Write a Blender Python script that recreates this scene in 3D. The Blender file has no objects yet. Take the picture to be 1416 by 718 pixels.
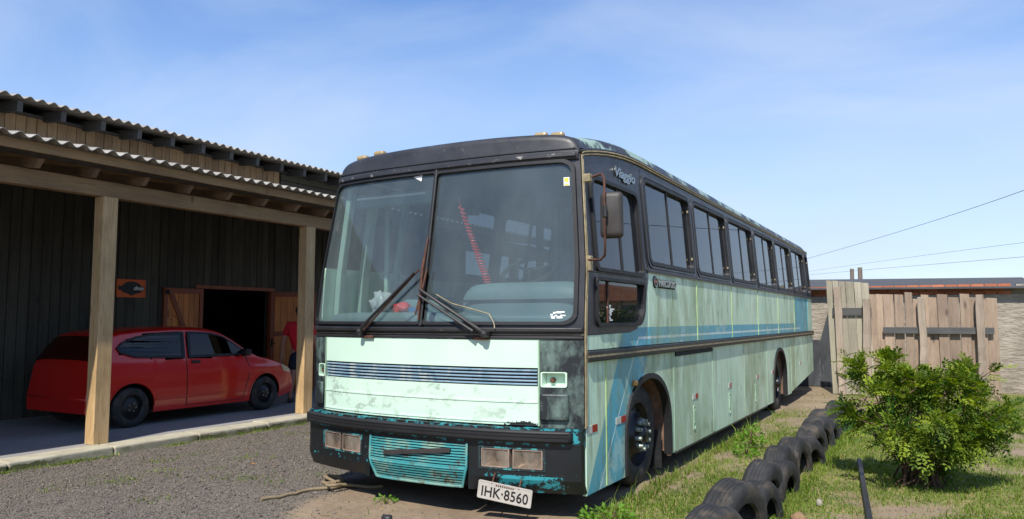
import bpy, math, random
import numpy as np
from mathutils import Vector, Matrix, Euler
from mathutils.geometry import tessellate_polygon

random.seed(7); rng = np.random.default_rng(11)
scene = bpy.context.scene
col = scene.collection
R = math.radians

# ------------------------------------------------------------------ camera
cam_d = bpy.data.cameras.new('camera'); cam = bpy.data.objects.new('camera', cam_d); col.objects.link(cam)
CAM = Vector((2.20, -4.97, 1.41))
cam.location = CAM
right = Vector((0.8724, 0.4888, 0.0)); up = Vector((0.03859, -0.06888, 0.99688))
fwd = Vector((-0.48731, 0.86965, 0.07895))
right = fwd.cross(up).normalized(); up = right.cross(fwd).normalized()
cam.matrix_world = Matrix(((right.x, up.x, -fwd.x, CAM.x), (right.y, up.y, -fwd.y, CAM.y), (right.z, up.z, -fwd.z, CAM.z), (0, 0, 0, 1)))
cam_d.sensor_width = 36; cam_d.lens = 1048 / 1416 * 36
cam_d.clip_start = .05; cam_d.clip_end = 3000
scene.camera = cam

# ------------------------------------------------------------------ world + sun
SUN = Vector((.14, -.62, .775)).normalized()
world = bpy.data.worlds.new('World'); scene.world = world; world.use_nodes = True
wn = world.node_tree; wn.nodes.clear()
def wnode(t, **k):
    n = wn.nodes.new(t)
    for a, b in k.items(): setattr(n, a, b)
    return n
sky = wnode('ShaderNodeTexSky', sky_type='NISHITA'); sky.sun_disc = False
sky.sun_elevation = math.asin(SUN.z); sky.sun_rotation = math.atan2(SUN.x, SUN.y)
sky.air_density = 1.0; sky.dust_density = .15; sky.ozone_density = 3.0
tc = wnode('ShaderNodeTexCoord'); mp = wnode('ShaderNodeMapping'); mp.inputs['Scale'].default_value = (1.1, 2.2, 4.2)
mp.inputs['Rotation'].default_value = (R(18), R(-24), R(20))
wn.links.new(tc.outputs['Generated'], mp.inputs['Vector'])
no = wnode('ShaderNodeTexNoise'); no.inputs['Scale'].default_value = 1.6; no.inputs['Detail'].default_value = 7; no.inputs['Roughness'].default_value = .52
no.inputs['Distortion'].default_value = .5
wn.links.new(mp.outputs[0], no.inputs['Vector'])
rp = wnode('ShaderNodeValToRGB'); rp.color_ramp.elements[0].position = .34; rp.color_ramp.elements[1].position = .80
rp.color_ramp.elements[0].color = (.0, .0, .0, 1); rp.color_ramp.elements[1].color = (.52, .52, .52, 1)
wn.links.new(no.outputs['Fac'], rp.inputs['Fac'])
sx_ = wnode('ShaderNodeSeparateXYZ'); wn.links.new(tc.outputs['Generated'], sx_.inputs[0])   # haze thickens towards the horizon
hz = wnode('ShaderNodeMapRange'); hz.inputs['From Min'].default_value = 0; hz.inputs['From Max'].default_value = .42; hz.inputs['To Min'].default_value = .80; hz.inputs['To Max'].default_value = .07; wn.links.new(sx_.outputs[2], hz.inputs['Value'])
ad = wnode('ShaderNodeMath', operation='ADD', use_clamp=True); wn.links.new(hz.outputs[0], ad.inputs[0]); wn.links.new(rp.outputs['Color'], ad.inputs[1])
mx = wnode('ShaderNodeMix', data_type='RGBA'); wn.links.new(ad.outputs[0], mx.inputs[0])
hs_ = wnode('ShaderNodeHueSaturation'); hs_.inputs['Saturation'].default_value = 1.26; hs_.inputs['Value'].default_value = 1.27; hs_.inputs['Hue'].default_value = .508; wn.links.new(sky.outputs['Color'], hs_.inputs['Color'])
wn.links.new(hs_.outputs['Color'], mx.inputs[6]); mx.inputs[7].default_value = (4.35, 5.15, 6.5, 1)
bg = wnode('ShaderNodeBackground'); bg.inputs['Strength'].default_value = .088
wn.links.new(mx.outputs[2], bg.inputs['Color'])
wo = wnode('ShaderNodeOutputWorld'); wn.links.new(bg.outputs[0], wo.inputs['Surface'])

sd = bpy.data.lights.new('sun', 'SUN'); sun = bpy.data.objects.new('sun', sd); col.objects.link(sun)
sd.energy = 3.5; sd.angle = R(.55); sd.color = (1, .955, .88)
sun.rotation_euler = SUN.to_track_quat('Z', 'Y').to_euler(); sun.location = (6, -20, 25)
scene.view_settings.view_transform = 'Standard'; scene.view_settings.look = 'None'
scene.view_settings.gamma = 1; scene.view_settings.use_curve_mapping = False
scene.view_settings.exposure = .8

# ------------------------------------------------------------------ materials
def lin(c): return tuple((v / 12.92 if v <= .04045 else ((v + .055) / 1.055) ** 2.4) for v in c)
class Mat:
    def __init__(s, name, base=(.5, .5, .5), rough=.6, metal=0, spec=.5, coat=0):
        s.m = bpy.data.materials.new(name); s.m.use_nodes = True; s.nt = s.m.node_tree; s.nt.nodes.clear()
        s.out = s.n('ShaderNodeOutputMaterial'); s.b = s.n('ShaderNodeBsdfPrincipled'); s.l(s.b.outputs[0], s.out.inputs[0])
        s.b.inputs['Base Color'].default_value = (*base, 1); s.b.inputs['Roughness'].default_value = rough
        s.b.inputs['Metallic'].default_value = metal; s.b.inputs['Specular IOR Level'].default_value = spec
        s.b.inputs['Coat Weight'].default_value = coat; s.b.inputs['Coat Roughness'].default_value = .08
        s._c = None
    def n(s, t, **k):
        n = s.nt.nodes.new(t)
        for a, b in k.items(): setattr(n, a, b)
        return n
    def l(s, a, b): s.nt.links.new(a, b)
    def put(s, inp, v):
        if isinstance(v, (int, float)): inp.default_value = v
        elif isinstance(v, tuple): inp.default_value = (*v, 1) if len(v) == 3 and inp.type == 'RGBA' else v
        else: s.l(v, inp)
    def co(s, kind='Object'):
        if s._c is None: s._c = s.n('ShaderNodeTexCoord')
        return s._c.outputs[kind]
    def pos(s): return s.n('ShaderNodeNewGeometry').outputs['Position']
    def map(s, scale, src=None):
        m = s.n('ShaderNodeMapping'); m.inputs['Scale'].default_value = scale; s.l(src or s.pos(), m.inputs['Vector']); return m.outputs[0]
    def noise(s, scale, detail=4, rough=.55, vec=None, dist=0):
        n = s.n('ShaderNodeTexNoise'); n.inputs['Scale'].default_value = scale; n.inputs['Detail'].default_value = detail
        n.inputs['Roughness'].default_value = rough; n.inputs['Distortion'].default_value = dist
        s.l(vec or s.pos(), n.inputs['Vector']); return n.outputs['Fac']
    def voro(s, scale, vec=None, out='Distance'):
        n = s.n('ShaderNodeTexVoronoi'); n.inputs['Scale'].default_value = scale; s.l(vec or s.pos(), n.inputs['Vector']); return n.outputs[out]
    def ramp(s, fac, a, b, ca=(0, 0, 0), cb=(1, 1, 1)):
        r = s.n('ShaderNodeValToRGB'); e = r.color_ramp.elements
        e[0].position = a; e[1].position = b; e[0].color = (*ca, 1); e[1].color = (*cb, 1); s.put(r.inputs[0], fac); return r.outputs[0]
    def mix(s, f, a, b, mode='MIX'):
        m = s.n('ShaderNodeMix', data_type='RGBA', blend_type=mode); s.put(m.inputs[0], f); s.put(m.inputs[6], a); s.put(m.inputs[7], b); return m.outputs[2]
    def math(s, op, a, b=0.0, c=0.0):
        m = s.n('ShaderNodeMath', operation=op); s.put(m.inputs[0], a); s.put(m.inputs[1], b)
        if op in ('MULTIPLY_ADD', 'COMPARE', 'SMOOTH_MIN'): s.put(m.inputs[2], c)
        return m.outputs[0]
    def xyz(s, v=None):
        n = s.n('ShaderNodeSeparateXYZ'); s.l(v or s.pos(), n.inputs[0]); return n.outputs
    def rnd(s): return s.n('ShaderNodeObjectInfo').outputs['Random']
    def hsv(s, c, h=.5, sat=1, v=1):
        n = s.n('ShaderNodeHueSaturation'); s.put(n.inputs['Hue'], h); s.put(n.inputs['Saturation'], sat); s.put(n.inputs['Value'], v); s.put(n.inputs['Color'], c); return n.outputs[0]
    def col(s, c): s.put(s.b.inputs['Base Color'], c); return s
    def rough(s, v): s.put(s.b.inputs['Roughness'], v); return s
    def bump(s, h, strength=.4, dist=.01):
        n = s.n('ShaderNodeBump'); n.inputs['Strength'].default_value = strength; n.inputs['Distance'].default_value = dist
        s.put(n.inputs['Height'], h); s.l(n.outputs[0], s.b.inputs['Normal']); return s
    def AND(s, *a):
        r = a[0]
        for b in a[1:]: r = s.math('MULTIPLY', r, b)
        return r
    def gt(s, a, b): return s.math('GREATER_THAN', a, b)
    def lt(s, a, b): return s.math('LESS_THAN', a, b)
M = {}
def simple(name, srgb, rough=.6, metal=0, var=.25, scale=6, coat=0, bump=0, spec=.5):
    m = Mat(name, rough=rough, metal=metal, coat=coat, spec=spec); c = lin(srgb)
    n = m.noise(scale, 5, .6)
    m.col(m.mix(m.ramp(n, .3, .7), tuple(v * (1 - var) for v in c), tuple(min(1, v * (1 + var)) for v in c)))
    if bump: m.bump(m.noise(scale * 8, 4), bump, .004)
    M[name] = m.m; return m

MINT = (.54, .72, .57)
# front mint paint, scuffed
m = Mat('mint_paint', rough=.42); n = m.noise(9, 7, .7); n2 = m.noise(2.2, 3, .5)
x, y, z = m.xyz()
lowz = m.AND(m.lt(z, .93), m.ramp(m.noise(7, 9, .78, m.map((1, 1, 1.5))), .535, .56))
c = m.mix(m.math('MULTIPLY', lowz, .42), MINT, lin((.40, .40, .34)))
c = m.mix(m.math('MULTIPLY', m.ramp(m.noise(26, 5, .7), .66, .72), .35), c, lin((.30, .32, .28)))
c = m.mix(m.ramp(n2, .45, .7), c, (.58, .74, .60)); 
blk = m.AND(m.lt(z, m.math('MULTIPLY_ADD', m.noise(7, 6, .7), .16, .60)), m.gt(x, m.math('MULTIPLY_ADD', n, .5, -.80)))
c = m.mix(blk, c, (.02, .022, .022))
m.col(c); m.bump(m.noise(3, 3), .05, .01); M['mint'] = m.m
# side paint with stripe, algae streaks
m = Mat('side_paint', rough=.38); x, y, z = m.xyz()
sl = m.math('MULTIPLY_ADD', z, -.66, y)
below = m.AND(m.lt(z, 1.15), m.gt(sl, -.07), m.lt(sl, .62))
above = m.AND(m.gt(z, 1.15), m.lt(z, 1.345), m.gt(sl, -.11), m.lt(y, 9.1))
rear = m.AND(m.gt(z, 1.15), m.gt(y, 9.12), m.lt(y, 10.64))
blue = m.math('MINIMUM', m.math('ADD', m.math('ADD', below, above), rear), 1)
wl = m.math('ABSOLUTE', m.math('SUBTRACT', m.math('MULTIPLY_ADD', z, -.80, y), .125)); wdiag = m.AND(m.lt(wl, .011), m.lt(z, 1.255))
whz = m.AND(m.lt(m.math('ABSOLUTE', m.math('SUBTRACT', z, 1.255)), .011), m.gt(y, 1.12), m.lt(y, 9.7))
white = m.math('MINIMUM', m.math('ADD', wdiag, whz), 1)
base = m.mix(m.ramp(m.noise(1.3, 4, .6), .35, .65), lin((.75, .87, .77)), lin((.82, .92, .82)))
c = m.mix(m.math('MULTIPLY', blue, .95), base, m.mix(m.noise(2, 3), lin((.14, .57, .69)), lin((.28, .69, .77))))
c = m.mix(m.math('MULTIPLY', white, m.ramp(m.noise(12, 4, .6), .32, .42)), c, lin((.80, .87, .86)))
str1 = m.noise(1, 6, .62, m.map((1, 4.5, 1.3))); str2 = m.noise(1, 5, .6, m.map((1, 13, 1.5)))
mid = m.math('SUBTRACT', 1.0, m.ramp(z, 1.45, 1.84))
# algae grows on panels at their lower and upper edges, greener towards the middle of the bus
grow = m.ramp(m.math('MULTIPLY', str1, m.math('MULTIPLY_ADD', m.ramp(m.noise(.55, 3), .35, .65), .45, .7)), .40, .62)
grow2 = m.ramp(m.math('MULTIPLY', str2, m.math('MULTIPLY_ADD', m.noise(.9, 3), .6, .75)), .55, .72)
c = m.mix(m.math('MULTIPLY', m.math('MULTIPLY', m.ramp(m.rnd(), .35, .9), m.ramp(m.noise(2.2, 5, .6, m.map((1, 1.6, .9))), .30, .62)), m.math('MULTIPLY', m.math('MULTIPLY_ADD', m.lt(z, 1.12), .45, .22), m.math('MULTIPLY_ADD', blue, -.75, 1.0))), c, lin((.53, .58, .40)))
c = m.mix(m.math('MULTIPLY', grow, .55), c, lin((.58, .62, .44)))
c = m.mix(m.math('MULTIPLY', grow2, .5), c, lin((.44, .45, .27)))
c = m.mix(m.math('MULTIPLY', m.ramp(m.noise(14, 6, .7), .64, .70), .55), c, lin((.36, .37, .31)))
c = m.mix(m.math('MULTIPLY', m.ramp(m.noise(3.5, 6, .7), .66, .69), .7), c, lin((.72, .72, .62)))
sm = m.noise(2.6, 9, .72, m.map((1, 1.3, .8)))
c = m.mix(m.math('MULTIPLY', m.ramp(sm, .575, .61), .34), c, lin((.40, .42, .34)))
c = m.mix(m.math('MULTIPLY', m.ramp(m.noise(1.9, 8, .7), .56, .60), .35), c, lin((.82, .88, .80)))
c = m.mix(m.math('MULTIPLY', m.ramp(m.noise(1, 8, .75, m.map((1, 9, 5))), .66, .69), .6), c, lin((.30, .32, .27)))
m.col(c); m.rough(m.math('MULTIPLY_ADD', grow, .3, .36)); m.bump(m.math('ADD', m.noise(1.4, 2, .4), m.math('MULTIPLY', m.noise(6, 3, .5), .25)), .22, .03); M['side'] = m.m

def blackish(name, a, b, patch, scale=5, rough=.45, lo=.52, hi=.72, amt=.6):
    m = Mat(name, rough=rough); n = m.noise(scale, 9, .74, m.map((1, 1, .55)) if name == 'black_corner' else None)
    c = m.mix(m.ramp(m.noise(2.2, 4), .3, .7), lin(a), lin(b)); c = m.mix(m.math('MULTIPLY', m.ramp(n, lo, hi), amt), c, lin(patch))
    m.col(c); m.rough(m.math('MULTIPLY_ADD', n, .4, rough - .2)); m.bump(m.noise(30, 4), .08, .003); M[name] = m.m; return m
blackish('black_corner', (.06, .07, .08), (.13, .15, .16), (.46, .55, .51), 4.5, .5, .47, .66, .75)
blackish('black_band', (.11, .11, .125), (.20, .20, .215), (.40, .38, .34), 9, .42, .62, .75, .5)
blackish('black_trim', (.10, .10, .105), (.18, .175, .17), (.42, .38, .33), 14, .5, .6, .74, .5)
blackish('rubber', (.07, .07, .075), (.13, .13, .135), (.30, .29, .28), 11, .6, .6, .75, .5)
# bumper: black paint chipped to teal
m = Mat('bumper_paint', rough=.35); x, y, z = m.xyz(); n = m.noise(16, 8, .75)
edge = m.math('ADD', m.ramp(m.math('ABSOLUTE', m.math('SUBTRACT', z, .30)), .0, .14, (.10, .10, .10), (0, 0, 0)), 0)
edge = m.math('ADD', edge, m.ramp(z, .50, .535, (0, 0, 0), (.17, .17, .17)))
big = m.AND(m.lt(z, .31), m.math('MULTIPLY', m.gt(x, -.58), m.lt(x, -.12)), 1.0)
k = m.math('ADD', m.math('ADD', n, edge), m.math('MULTIPLY', big, .14))
c = m.mix(m.ramp(k, .695, .715), lin((.075, .09, .10)), lin((.17, .54, .57)))
c = m.mix(m.math('MULTIPLY', m.ramp(m.noise(24, 5, .7), .66, .72), .6), c, lin((.38, .40, .38))); m.col(c)
m.rough(m.math('MULTIPLY_ADD', m.noise(4, 3), .4, .2)); M['bumper'] = m.m
blackish('housing', (.10, .13, .14), (.16, .22, .22), (.26, .58, .58), 9, .5, .50, .56, .9)
# teal slats
m = Mat('teal_slat', rough=.45); n = m.noise(4, 5, .6)
c = m.mix(m.ramp(n, .45, .60), lin((.24, .56, .57)), lin((.50, .62, .56)))
c = m.mix(m.ramp(m.noise(7, 6, .7), .55, .64), c, lin((.34, .31, .25))); c = m.mix(m.ramp(m.noise(5, 5, .7), .64, .70), c, lin((.18, .22, .22)))
m.col(c); M['teal'] = m.m
m = Mat('stripe_slat', rough=.4); n = m.noise(3, 5, .6, m.map((2.2, 1, .6)))
c = m.mix(m.ramp(n, .40, .5), lin((.66, .71, .70)), lin((.52, .62, .68))); c = m.mix(m.ramp(m.noise(4.1, 4, .6, m.map((2, 1, 2))), .5, .6), c, lin((.44, .56, .62))); m.col(c); M['louvre'] = m.m
simple('louvre_dark', (.08, .11, .17), .5, var=.5, scale=4)
simple('cream_trim', (.55, .50, .38), .5, var=.4, scale=14)
simple('joint', (.60, .71, .60), .5, var=.2, scale=8)
simple('joint_lime', (.68, .78, .52), .5, var=.25, scale=8)
simple('joint_teal', (.35, .66, .69), .5, var=.25, scale=8)
simple('badge_dark', (.17, .15, .14), .6, var=.35, scale=16)
simple('rust', (.32, .20, .14), .8, var=.45, scale=18, bump=.3)
simple('rust_wood', (.47, .36, .29), .85, var=.35, scale=10, bump=.4)
simple('mirror_shell', (.21, .195, .18), .55, var=.2, scale=9)
simple('arm_metal', (.16, .15, .15), .5, var=.3, scale=20)
simple('amber', (.72, .52, .28), .3, var=.15)
simple('lamp_beige', (.60, .52, .36), .4, var=.2)
simple('red_refl', (.62, .16, .14), .3, var=.15)
simple('white_refl', (.74, .74, .70), .4, var=.1)
simple('white_paint', (.90, .90, .88), .5, var=.04)
simple('plate', (.70, .68, .64), .45, var=.12, scale=14)
simple('plate_ink', (.10, .10, .11), .5, var=.1)
simple('chrome', (.62, .64, .62), .28, metal=.9, var=.15, scale=30)
simple('nut_metal', (.66, .70, .66), .35, metal=.6, var=.15, scale=30)
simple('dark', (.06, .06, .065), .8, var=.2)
simple('underbody', (.10, .09, .085), .9, var=.3)
simple('dash_teal', (.40, .48, .48), .55, var=.12, scale=3)
simple('dash_dark', (.14, .19, .19), .6, var=.2)
simple('interior_mint', (.62, .72, .66), .5, var=.12, scale=4)
simple('interior_grey', (.36, .38, .38), .7, var=.15)
simple('curtain', (.66, .70, .72), .9, var=.12, scale=3)
simple('seat_cloth', (.34, .30, .34), .9, var=.2, scale=12)
simple('pink_cloth', (.66, .32, .34), .9, var=.3, scale=16)
simple('red_plastic', (.80, .20, .16), .4, var=.1)
simple('blue_print', (.20, .42, .62), .5, var=.2, scale=40)
simple('yellow_print', (.86, .76, .20), .5, var=.05)
m = simple('bag_film', (.80, .82, .82), .35, var=.08); m.b.inputs['Transmission Weight'].default_value = .25

def roofmat():
    m = Mat('roof_paint', rough=.45); x, y, z = m.xyz()
    n = m.noise(1, 6, .65, m.map((2.0, 2.4, 2.0))); c = m.mix(m.ramp(m.noise(3, 4), .3, .7), lin((.13, .13, .145)), lin((.22, .22, .23)))
    edge = m.ramp(m.math('ABSOLUTE', m.math('ADD', x, 1.27)), .98, 1.1)
    c = m.mix(m.math('MULTIPLY', m.math('MULTIPLY', m.ramp(n, .505, .56), edge), m.gt(y, .2)), c, lin((.55, .64, .58)))
    c = m.mix(m.math('MULTIPLY', m.ramp(m.noise(26, 6, .75), .63, .68), .6), c, lin((.50, .50, .46)))
    m.col(c); m.rough(m.math('MULTIPLY_ADD', m.noise(9, 3), .4, .25)); M['roof'] = m.m
roofmat()

def glass(name, tint, gloss=.5, rough=.0, ior=1.5, dirt=.0, dirtc=(.5, .5, .45), dscale=3):
    m = Mat(name); nt = m.nt; nt.nodes.remove(m.b)
    tr = m.n('ShaderNodeBsdfTransparent'); tr.inputs[0].default_value = (*tint, 1)
    gl = m.n('ShaderNodeBsdfGlossy'); gl.inputs['Roughness'].default_value = rough
    geo = m.n('ShaderNodeNewGeometry'); dt = m.n('ShaderNodeVectorMath', operation='DOT_PRODUCT'); m.l(geo.outputs['Normal'], dt.inputs[0]); m.l(geo.outputs['Incoming'], dt.inputs[1])
    f = m.math('MULTIPLY_ADD', m.math('POWER', m.math('SUBTRACT', 1.0, m.math('ABSOLUTE', dt.outputs['Value'])), 4.5), .85, gloss)
    mixs = m.n('ShaderNodeMixShader'); m.put(mixs.inputs[0], f); m.l(tr.outputs[0], mixs.inputs[1]); m.l(gl.outputs[0], mixs.inputs[2])
    last = mixs
    if dirt:
        df = m.n('ShaderNodeBsdfDiffuse'); df.inputs[0].default_value = (*dirtc, 1)
        k = m.math('MULTIPLY', m.ramp(m.noise(dscale, 6, .6, m.map((1, 1, .45))), .25, .8), m.math('MULTIPLY', m.math('MULTIPLY_ADD', m.rnd(), .9, .55), dirt))
        ms = m.n('ShaderNodeMixShader'); m.put(ms.inputs[0], k); m.l(mixs.outputs[0], ms.inputs[1]); m.l(df.outputs[0], ms.inputs[2]); last = ms
    m.l(last.outputs[0], m.out.inputs[0]); M[name] = m.m
glass('windshield_glass', (.82, .87, .87), .045, dirt=.115, dirtc=(.45, .54, .55), dscale=.8)
glass('tinted_glass', (.38, .41, .44), .06, dirt=.08, dirtc=(.30, .33, .36), dscale=2)
glass('lamp_glass', (.75, .72, .66), .04, rough=.15, dirt=.45, dirtc=(.42, .36, .30), dscale=9)
glass('car_glass', (.30, .33, .36), .05)
simple('lamp_inner', (.62, .54, .49), .35, metal=.2, var=.35, scale=8)

def wood(name, a, b, dark, grain=(14, 14, 1.2), rough=.75, bump=.35, vary=.3, knots=True, sat=1):
    m = Mat(name, rough=rough)
    co = m.co('Object'); r = m.rnd()
    off = m.n('ShaderNodeVectorMath', operation='ADD'); m.l(co, off.inputs[0])
    cmb = m.n('ShaderNodeCombineXYZ'); m.put(cmb.inputs[0], m.math('MULTIPLY', r, 17.3)); m.put(cmb.inputs[1], m.math('MULTIPLY', r, 9.1)); m.put(cmb.inputs[2], m.math('MULTIPLY', r, 31.7)); m.l(cmb.outputs[0], off.inputs[1])
    v = off.outputs[0]
    g = m.noise(1, 6, .6, m.map(grain, v), dist=.6); g2 = m.noise(1, 4, .6, m.map(tuple(q * 5 for q in grain), v)); big = m.noise(1.4, 3, .5, v)
    c = m.mix(m.ramp(g, .3, .7), lin(a), lin(b)); c = m.mix(m.math('MULTIPLY', m.ramp(g2, .5, .72), .5), c, lin(dark)); c = m.mix(m.math('MULTIPLY', m.ramp(big, .5, .75), .4), c, lin(dark))
    if knots:
        kn = m.ramp(m.voro(2.2, m.map((1.6, 1.6, .55), v)), .05, .12, (1, 1, 1), (0, 0, 0)); c = m.mix(m.math('MULTIPLY', kn, .7), c, tuple(q * .45 for q in lin(dark)))
    c = m.hsv(c, .5, sat, m.math('MULTIPLY_ADD', r, vary * 2, 1 - vary)); m.col(c); m.bump(g2, bump, .006); M[name] = m.m
wood('post_wood', (.72, .58, .39), (.83, .71, .52), (.46, .34, .22), vary=.1)
wood('beam_wood', (.56, .45, .31), (.64, .52, .36), (.38, .29, .20), (14, 1.2, 14), vary=.12)
wood('rafter_wood', (.42, .33, .24), (.49, .39, .28), (.28, .22, .16), (1.2, 14, 14), vary=.15)
wood('upper_board', (.54, .44, .32), (.62, .52, .39), (.36, .27, .19), vary=.22)
wood('grey_plank', (.23, .22, .185), (.31, .30, .25), (.13, .13, .12), vary=.28)
wood('door_wood', (.74, .42, .17), (.82, .51, .22), (.54, .27, .10), rough=.45, vary=.2, bump=.15)
wood('door_frame_wood', (.52, .24, .10), (.58, .28, .12), (.36, .15, .07), rough=.45, vary=.08, bump=.15)
wood('fence_plank', (.58, .55, .48), (.67, .64, .56), (.42, .40, .34), vary=.14, grain=(20, 20, .9))
wood('fence_post_wood', (.54, .48, .42), (.64, .58, .51), (.34, .29, .25), vary=.12, grain=(16, 16, .7), bump=.8)
wood('red_plank', (.55, .47, .40), (.64, .56, .48), (.36, .29, .25), vary=.25)
wood('dark_board', (.26, .26, .26), (.33, .33, .32), (.18, .18, .18), (1.2, 14, 14), vary=.1)

m = Mat('fibre_cement', rough=.85); n = m.noise(4, 6, .65); c = m.mix(m.ramp(n, .3, .7), lin((.50, .48, .45)), lin((.64, .62, .58))); c = m.mix(m.math('MULTIPLY', m.ramp(m.noise(12, 5, .7), .58, .7), .6), c, lin((.28, .27, .24))); m.col(c); M['fibre'] = m.m
m = Mat('concrete_slab', rough=.8); c = m.mix(m.ramp(m.noise(.8, 5), .3, .7), lin((.52, .51, .50)), lin((.60, .59, .58))); c = m.mix(m.math('MULTIPLY', m.ramp(m.noise(6, 6, .7), .55, .75), .3), c, lin((.28, .28, .28))); m.col(c); m.bump(m.noise(60, 3), .15, .003); M['slab'] = m.m
m = Mat('kerb_stone', rough=.9); x, y, z = m.xyz(); c = m.mix(m.ramp(m.noise(5, 6, .65), .3, .7), lin((.60, .57, .49)), lin((.72, .69, .60)))
moss = m.math('MULTIPLY', m.lt(z, m.math('MULTIPLY_ADD', m.noise(6, 5, .6), .12, -.215)), m.ramp(m.noise(1.7, 4), .35, .55)); c = m.mix(moss, c, lin((.36, .36, .22))); m.col(c); m.bump(m.noise(40, 4), .3, .005); M['kerb'] = m.m

m = Mat('car_red', rough=.28, coat=.8); c = m.mix(m.noise(5, 4), lin((.74, .06, .045)), lin((.80, .085, .06))); m.col(c); M['car_red'] = m.m
simple('car_plastic', (.07, .07, .075), .5, var=.2)
simple('car_rim', (.09, .09, .095), .4, var=.2)
simple('skin', (.66, .47, .38), .55, var=.06, scale=20)
simple('hair', (.16, .12, .09), .7, var=.2, scale=40)
simple('red_shirt', (.80, .10, .15), .85, var=.10, scale=9, bump=.2)
simple('navy_shorts', (.10, .12, .18), .85, var=.15, scale=9, bump=.2)
simple('shoe', (.16, .16, .17), .7, var=.2)
m = Mat('tyre_rubber', rough=.75); n = m.noise(7, 5, .65); c = m.mix(m.ramp(n, .35, .7), lin((.11, .11, .115)), lin((.20, .195, .19))); c = m.mix(m.math('MULTIPLY', m.ramp(m.noise(6, 7, .7), .50, .66), .5), c, lin((.40, .35, .28))); c = m.hsv(c, .5, 1, m.math('MULTIPLY_ADD', m.rnd(), .5, .75)); m.col(c); m.bump(m.noise(90, 4, .6), .3, .004); M['tyre'] = m.m
m = Mat('brick_clay', rough=.9); r = m.rnd(); c = m.mix(m.noise(12, 4), lin((.66, .36, .24)), lin((.74, .46, .32))); m.col(m.hsv(c, .5, 1, m.math('MULTIPLY_ADD', r, .5, .72))); m.bump(m.noise(40, 4), .4, .005); M['brick'] = m.m
m = Mat('mortar', rough=.95); c = m.mix(m.ramp(m.noise(3, 6, .7), .3, .7), lin((.52, .48, .43)), lin((.68, .64, .58))); m.col(c); m.bump(m.noise(5, 6, .65, m.map((1, 1, 3))), .9, .05); M['mortar'] = m.m
m = Mat('black_sheet', rough=.5); c = m.mix(m.ramp(m.noise(1, 6, .7, m.map((3, 3, 1.2))), .35, .75), lin((.20, .21, .22)), lin((.33, .34, .35))); c = m.mix(m.math('MULTIPLY', m.ramp(m.noise(1, 6, .75, m.map((12, 12, 1.5))), .62, .68), .6), c, lin((.58, .57, .55))); m.col(c); M['black_sheet'] = m.m
simple('iron_bar', (.22, .22, .23), .5, metal=.4, var=.3, scale=20)
simple('rope', (.50, .44, .34), .95, var=.25, scale=60, bump=.5)
simple('rock', (.52, .42, .30), .9, var=.25, scale=18, bump=.5)
simple('pale_rock', (.58, .55, .50), .9, var=.2, scale=18, bump=.5)
simple('dry_leaf', (.70, .46, .16), .7, var=.2)
simple('pole_wood', (.45, .40, .36), .9, var=.2)
simple('wire', (.12, .12, .13), .6, var=.1)
simple('house_wall', (.80, .72, .62), .85, var=.05, scale=2)
simple('house_roof', (.58, .40, .30), .85, var=.15)
simple('bark', (.34, .25, .19), .9, var=.25, scale=22, bump=.5)
simple('sign_orange', (.86, .38, .10), .5, var=.06)
simple('sign_black', (.08, .08, .09), .5, var=.1)

def leafmat(name, a, b, trans=.35, rough=.6):
    m = Mat(name, rough=rough, spec=.25); at = m.n('ShaderNodeAttribute'); at.attribute_name = 'tone'
    c = m.mix(at.outputs['Fac'], lin(a), lin(b)); m.col(c)
    tl = m.n('ShaderNodeBsdfTranslucent'); m.put(tl.inputs[0], m.hsv(c, .49, 1.1, 1.3))
    ms = m.n('ShaderNodeMixShader'); ms.inputs[0].default_value = trans; m.l(m.b.outputs[0], ms.inputs[1]); m.l(tl.outputs[0], ms.inputs[2]); m.l(ms.outputs[0], m.out.inputs[0]); M[name] = m.m
leafmat('grass_blade', (.32, .42, .12), (.54, .62, .25))
leafmat('shrub_leaf', (.17, .31, .09), (.58, .65, .20))
leafmat('weed_leaf', (.28, .44, .12), (.46, .62, .20))
leafmat('tree_leaf', (.16, .26, .10), (.34, .44, .18))

# ground: cover attribute says what the soil is (0 soil .. 1 turf), gravel attribute the gravel bed
m = Mat('ground_soil', rough=.95)
ag = m.n('ShaderNodeAttribute'); ag.attribute_name = 'turf'; av = m.n('ShaderNodeAttribute'); av.attribute_name = 'gravel'
n1 = m.noise(1.6, 6, .6); n2 = m.noise(22, 6, .7)
dirt = m.mix(m.ramp(n1, .3, .7), lin((.45, .385, .305)), lin((.59, .515, .42))); dirt = m.mix(m.math('MULTIPLY', m.ramp(n2, .45, .7), .5), dirt, lin((.38, .30, .23)))
straw = m.mix(m.ramp(n2, .35, .65), lin((.45, .42, .24)), lin((.62, .56, .38)))
turf = m.mix(m.ramp(m.noise(5, 5, .6), .35, .65), lin((.33, .38, .15)), straw)
gv = m.voro(95, out='Color'); gsep = m.n('ShaderNodeSeparateColor'); m.l(gv, gsep.inputs[0])
grav = m.mix(gsep.outputs[0], lin((.23, .21, .19)), lin((.50, .46, .41))); grav = m.mix(m.math('MULTIPLY', m.ramp(n1, .35, .7), .35), grav, lin((.46, .42, .36)))
grav = m.mix(m.math('MULTIPLY', m.ramp(m.noise(3.2, 5, .65), .62, .72), .45), grav, lin((.36, .40, .20)))
c = m.mix(ag.outputs['Fac'], dirt, turf); c = m.mix(av.outputs['Fac'], c, grav); m.col(c)
hgt = m.math('ADD', m.math('MULTIPLY', m.voro(95), m.math('MULTIPLY', av.outputs['Fac'], .6)), n2); m.bump(hgt, .6, .012); M['ground'] = m.m
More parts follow.
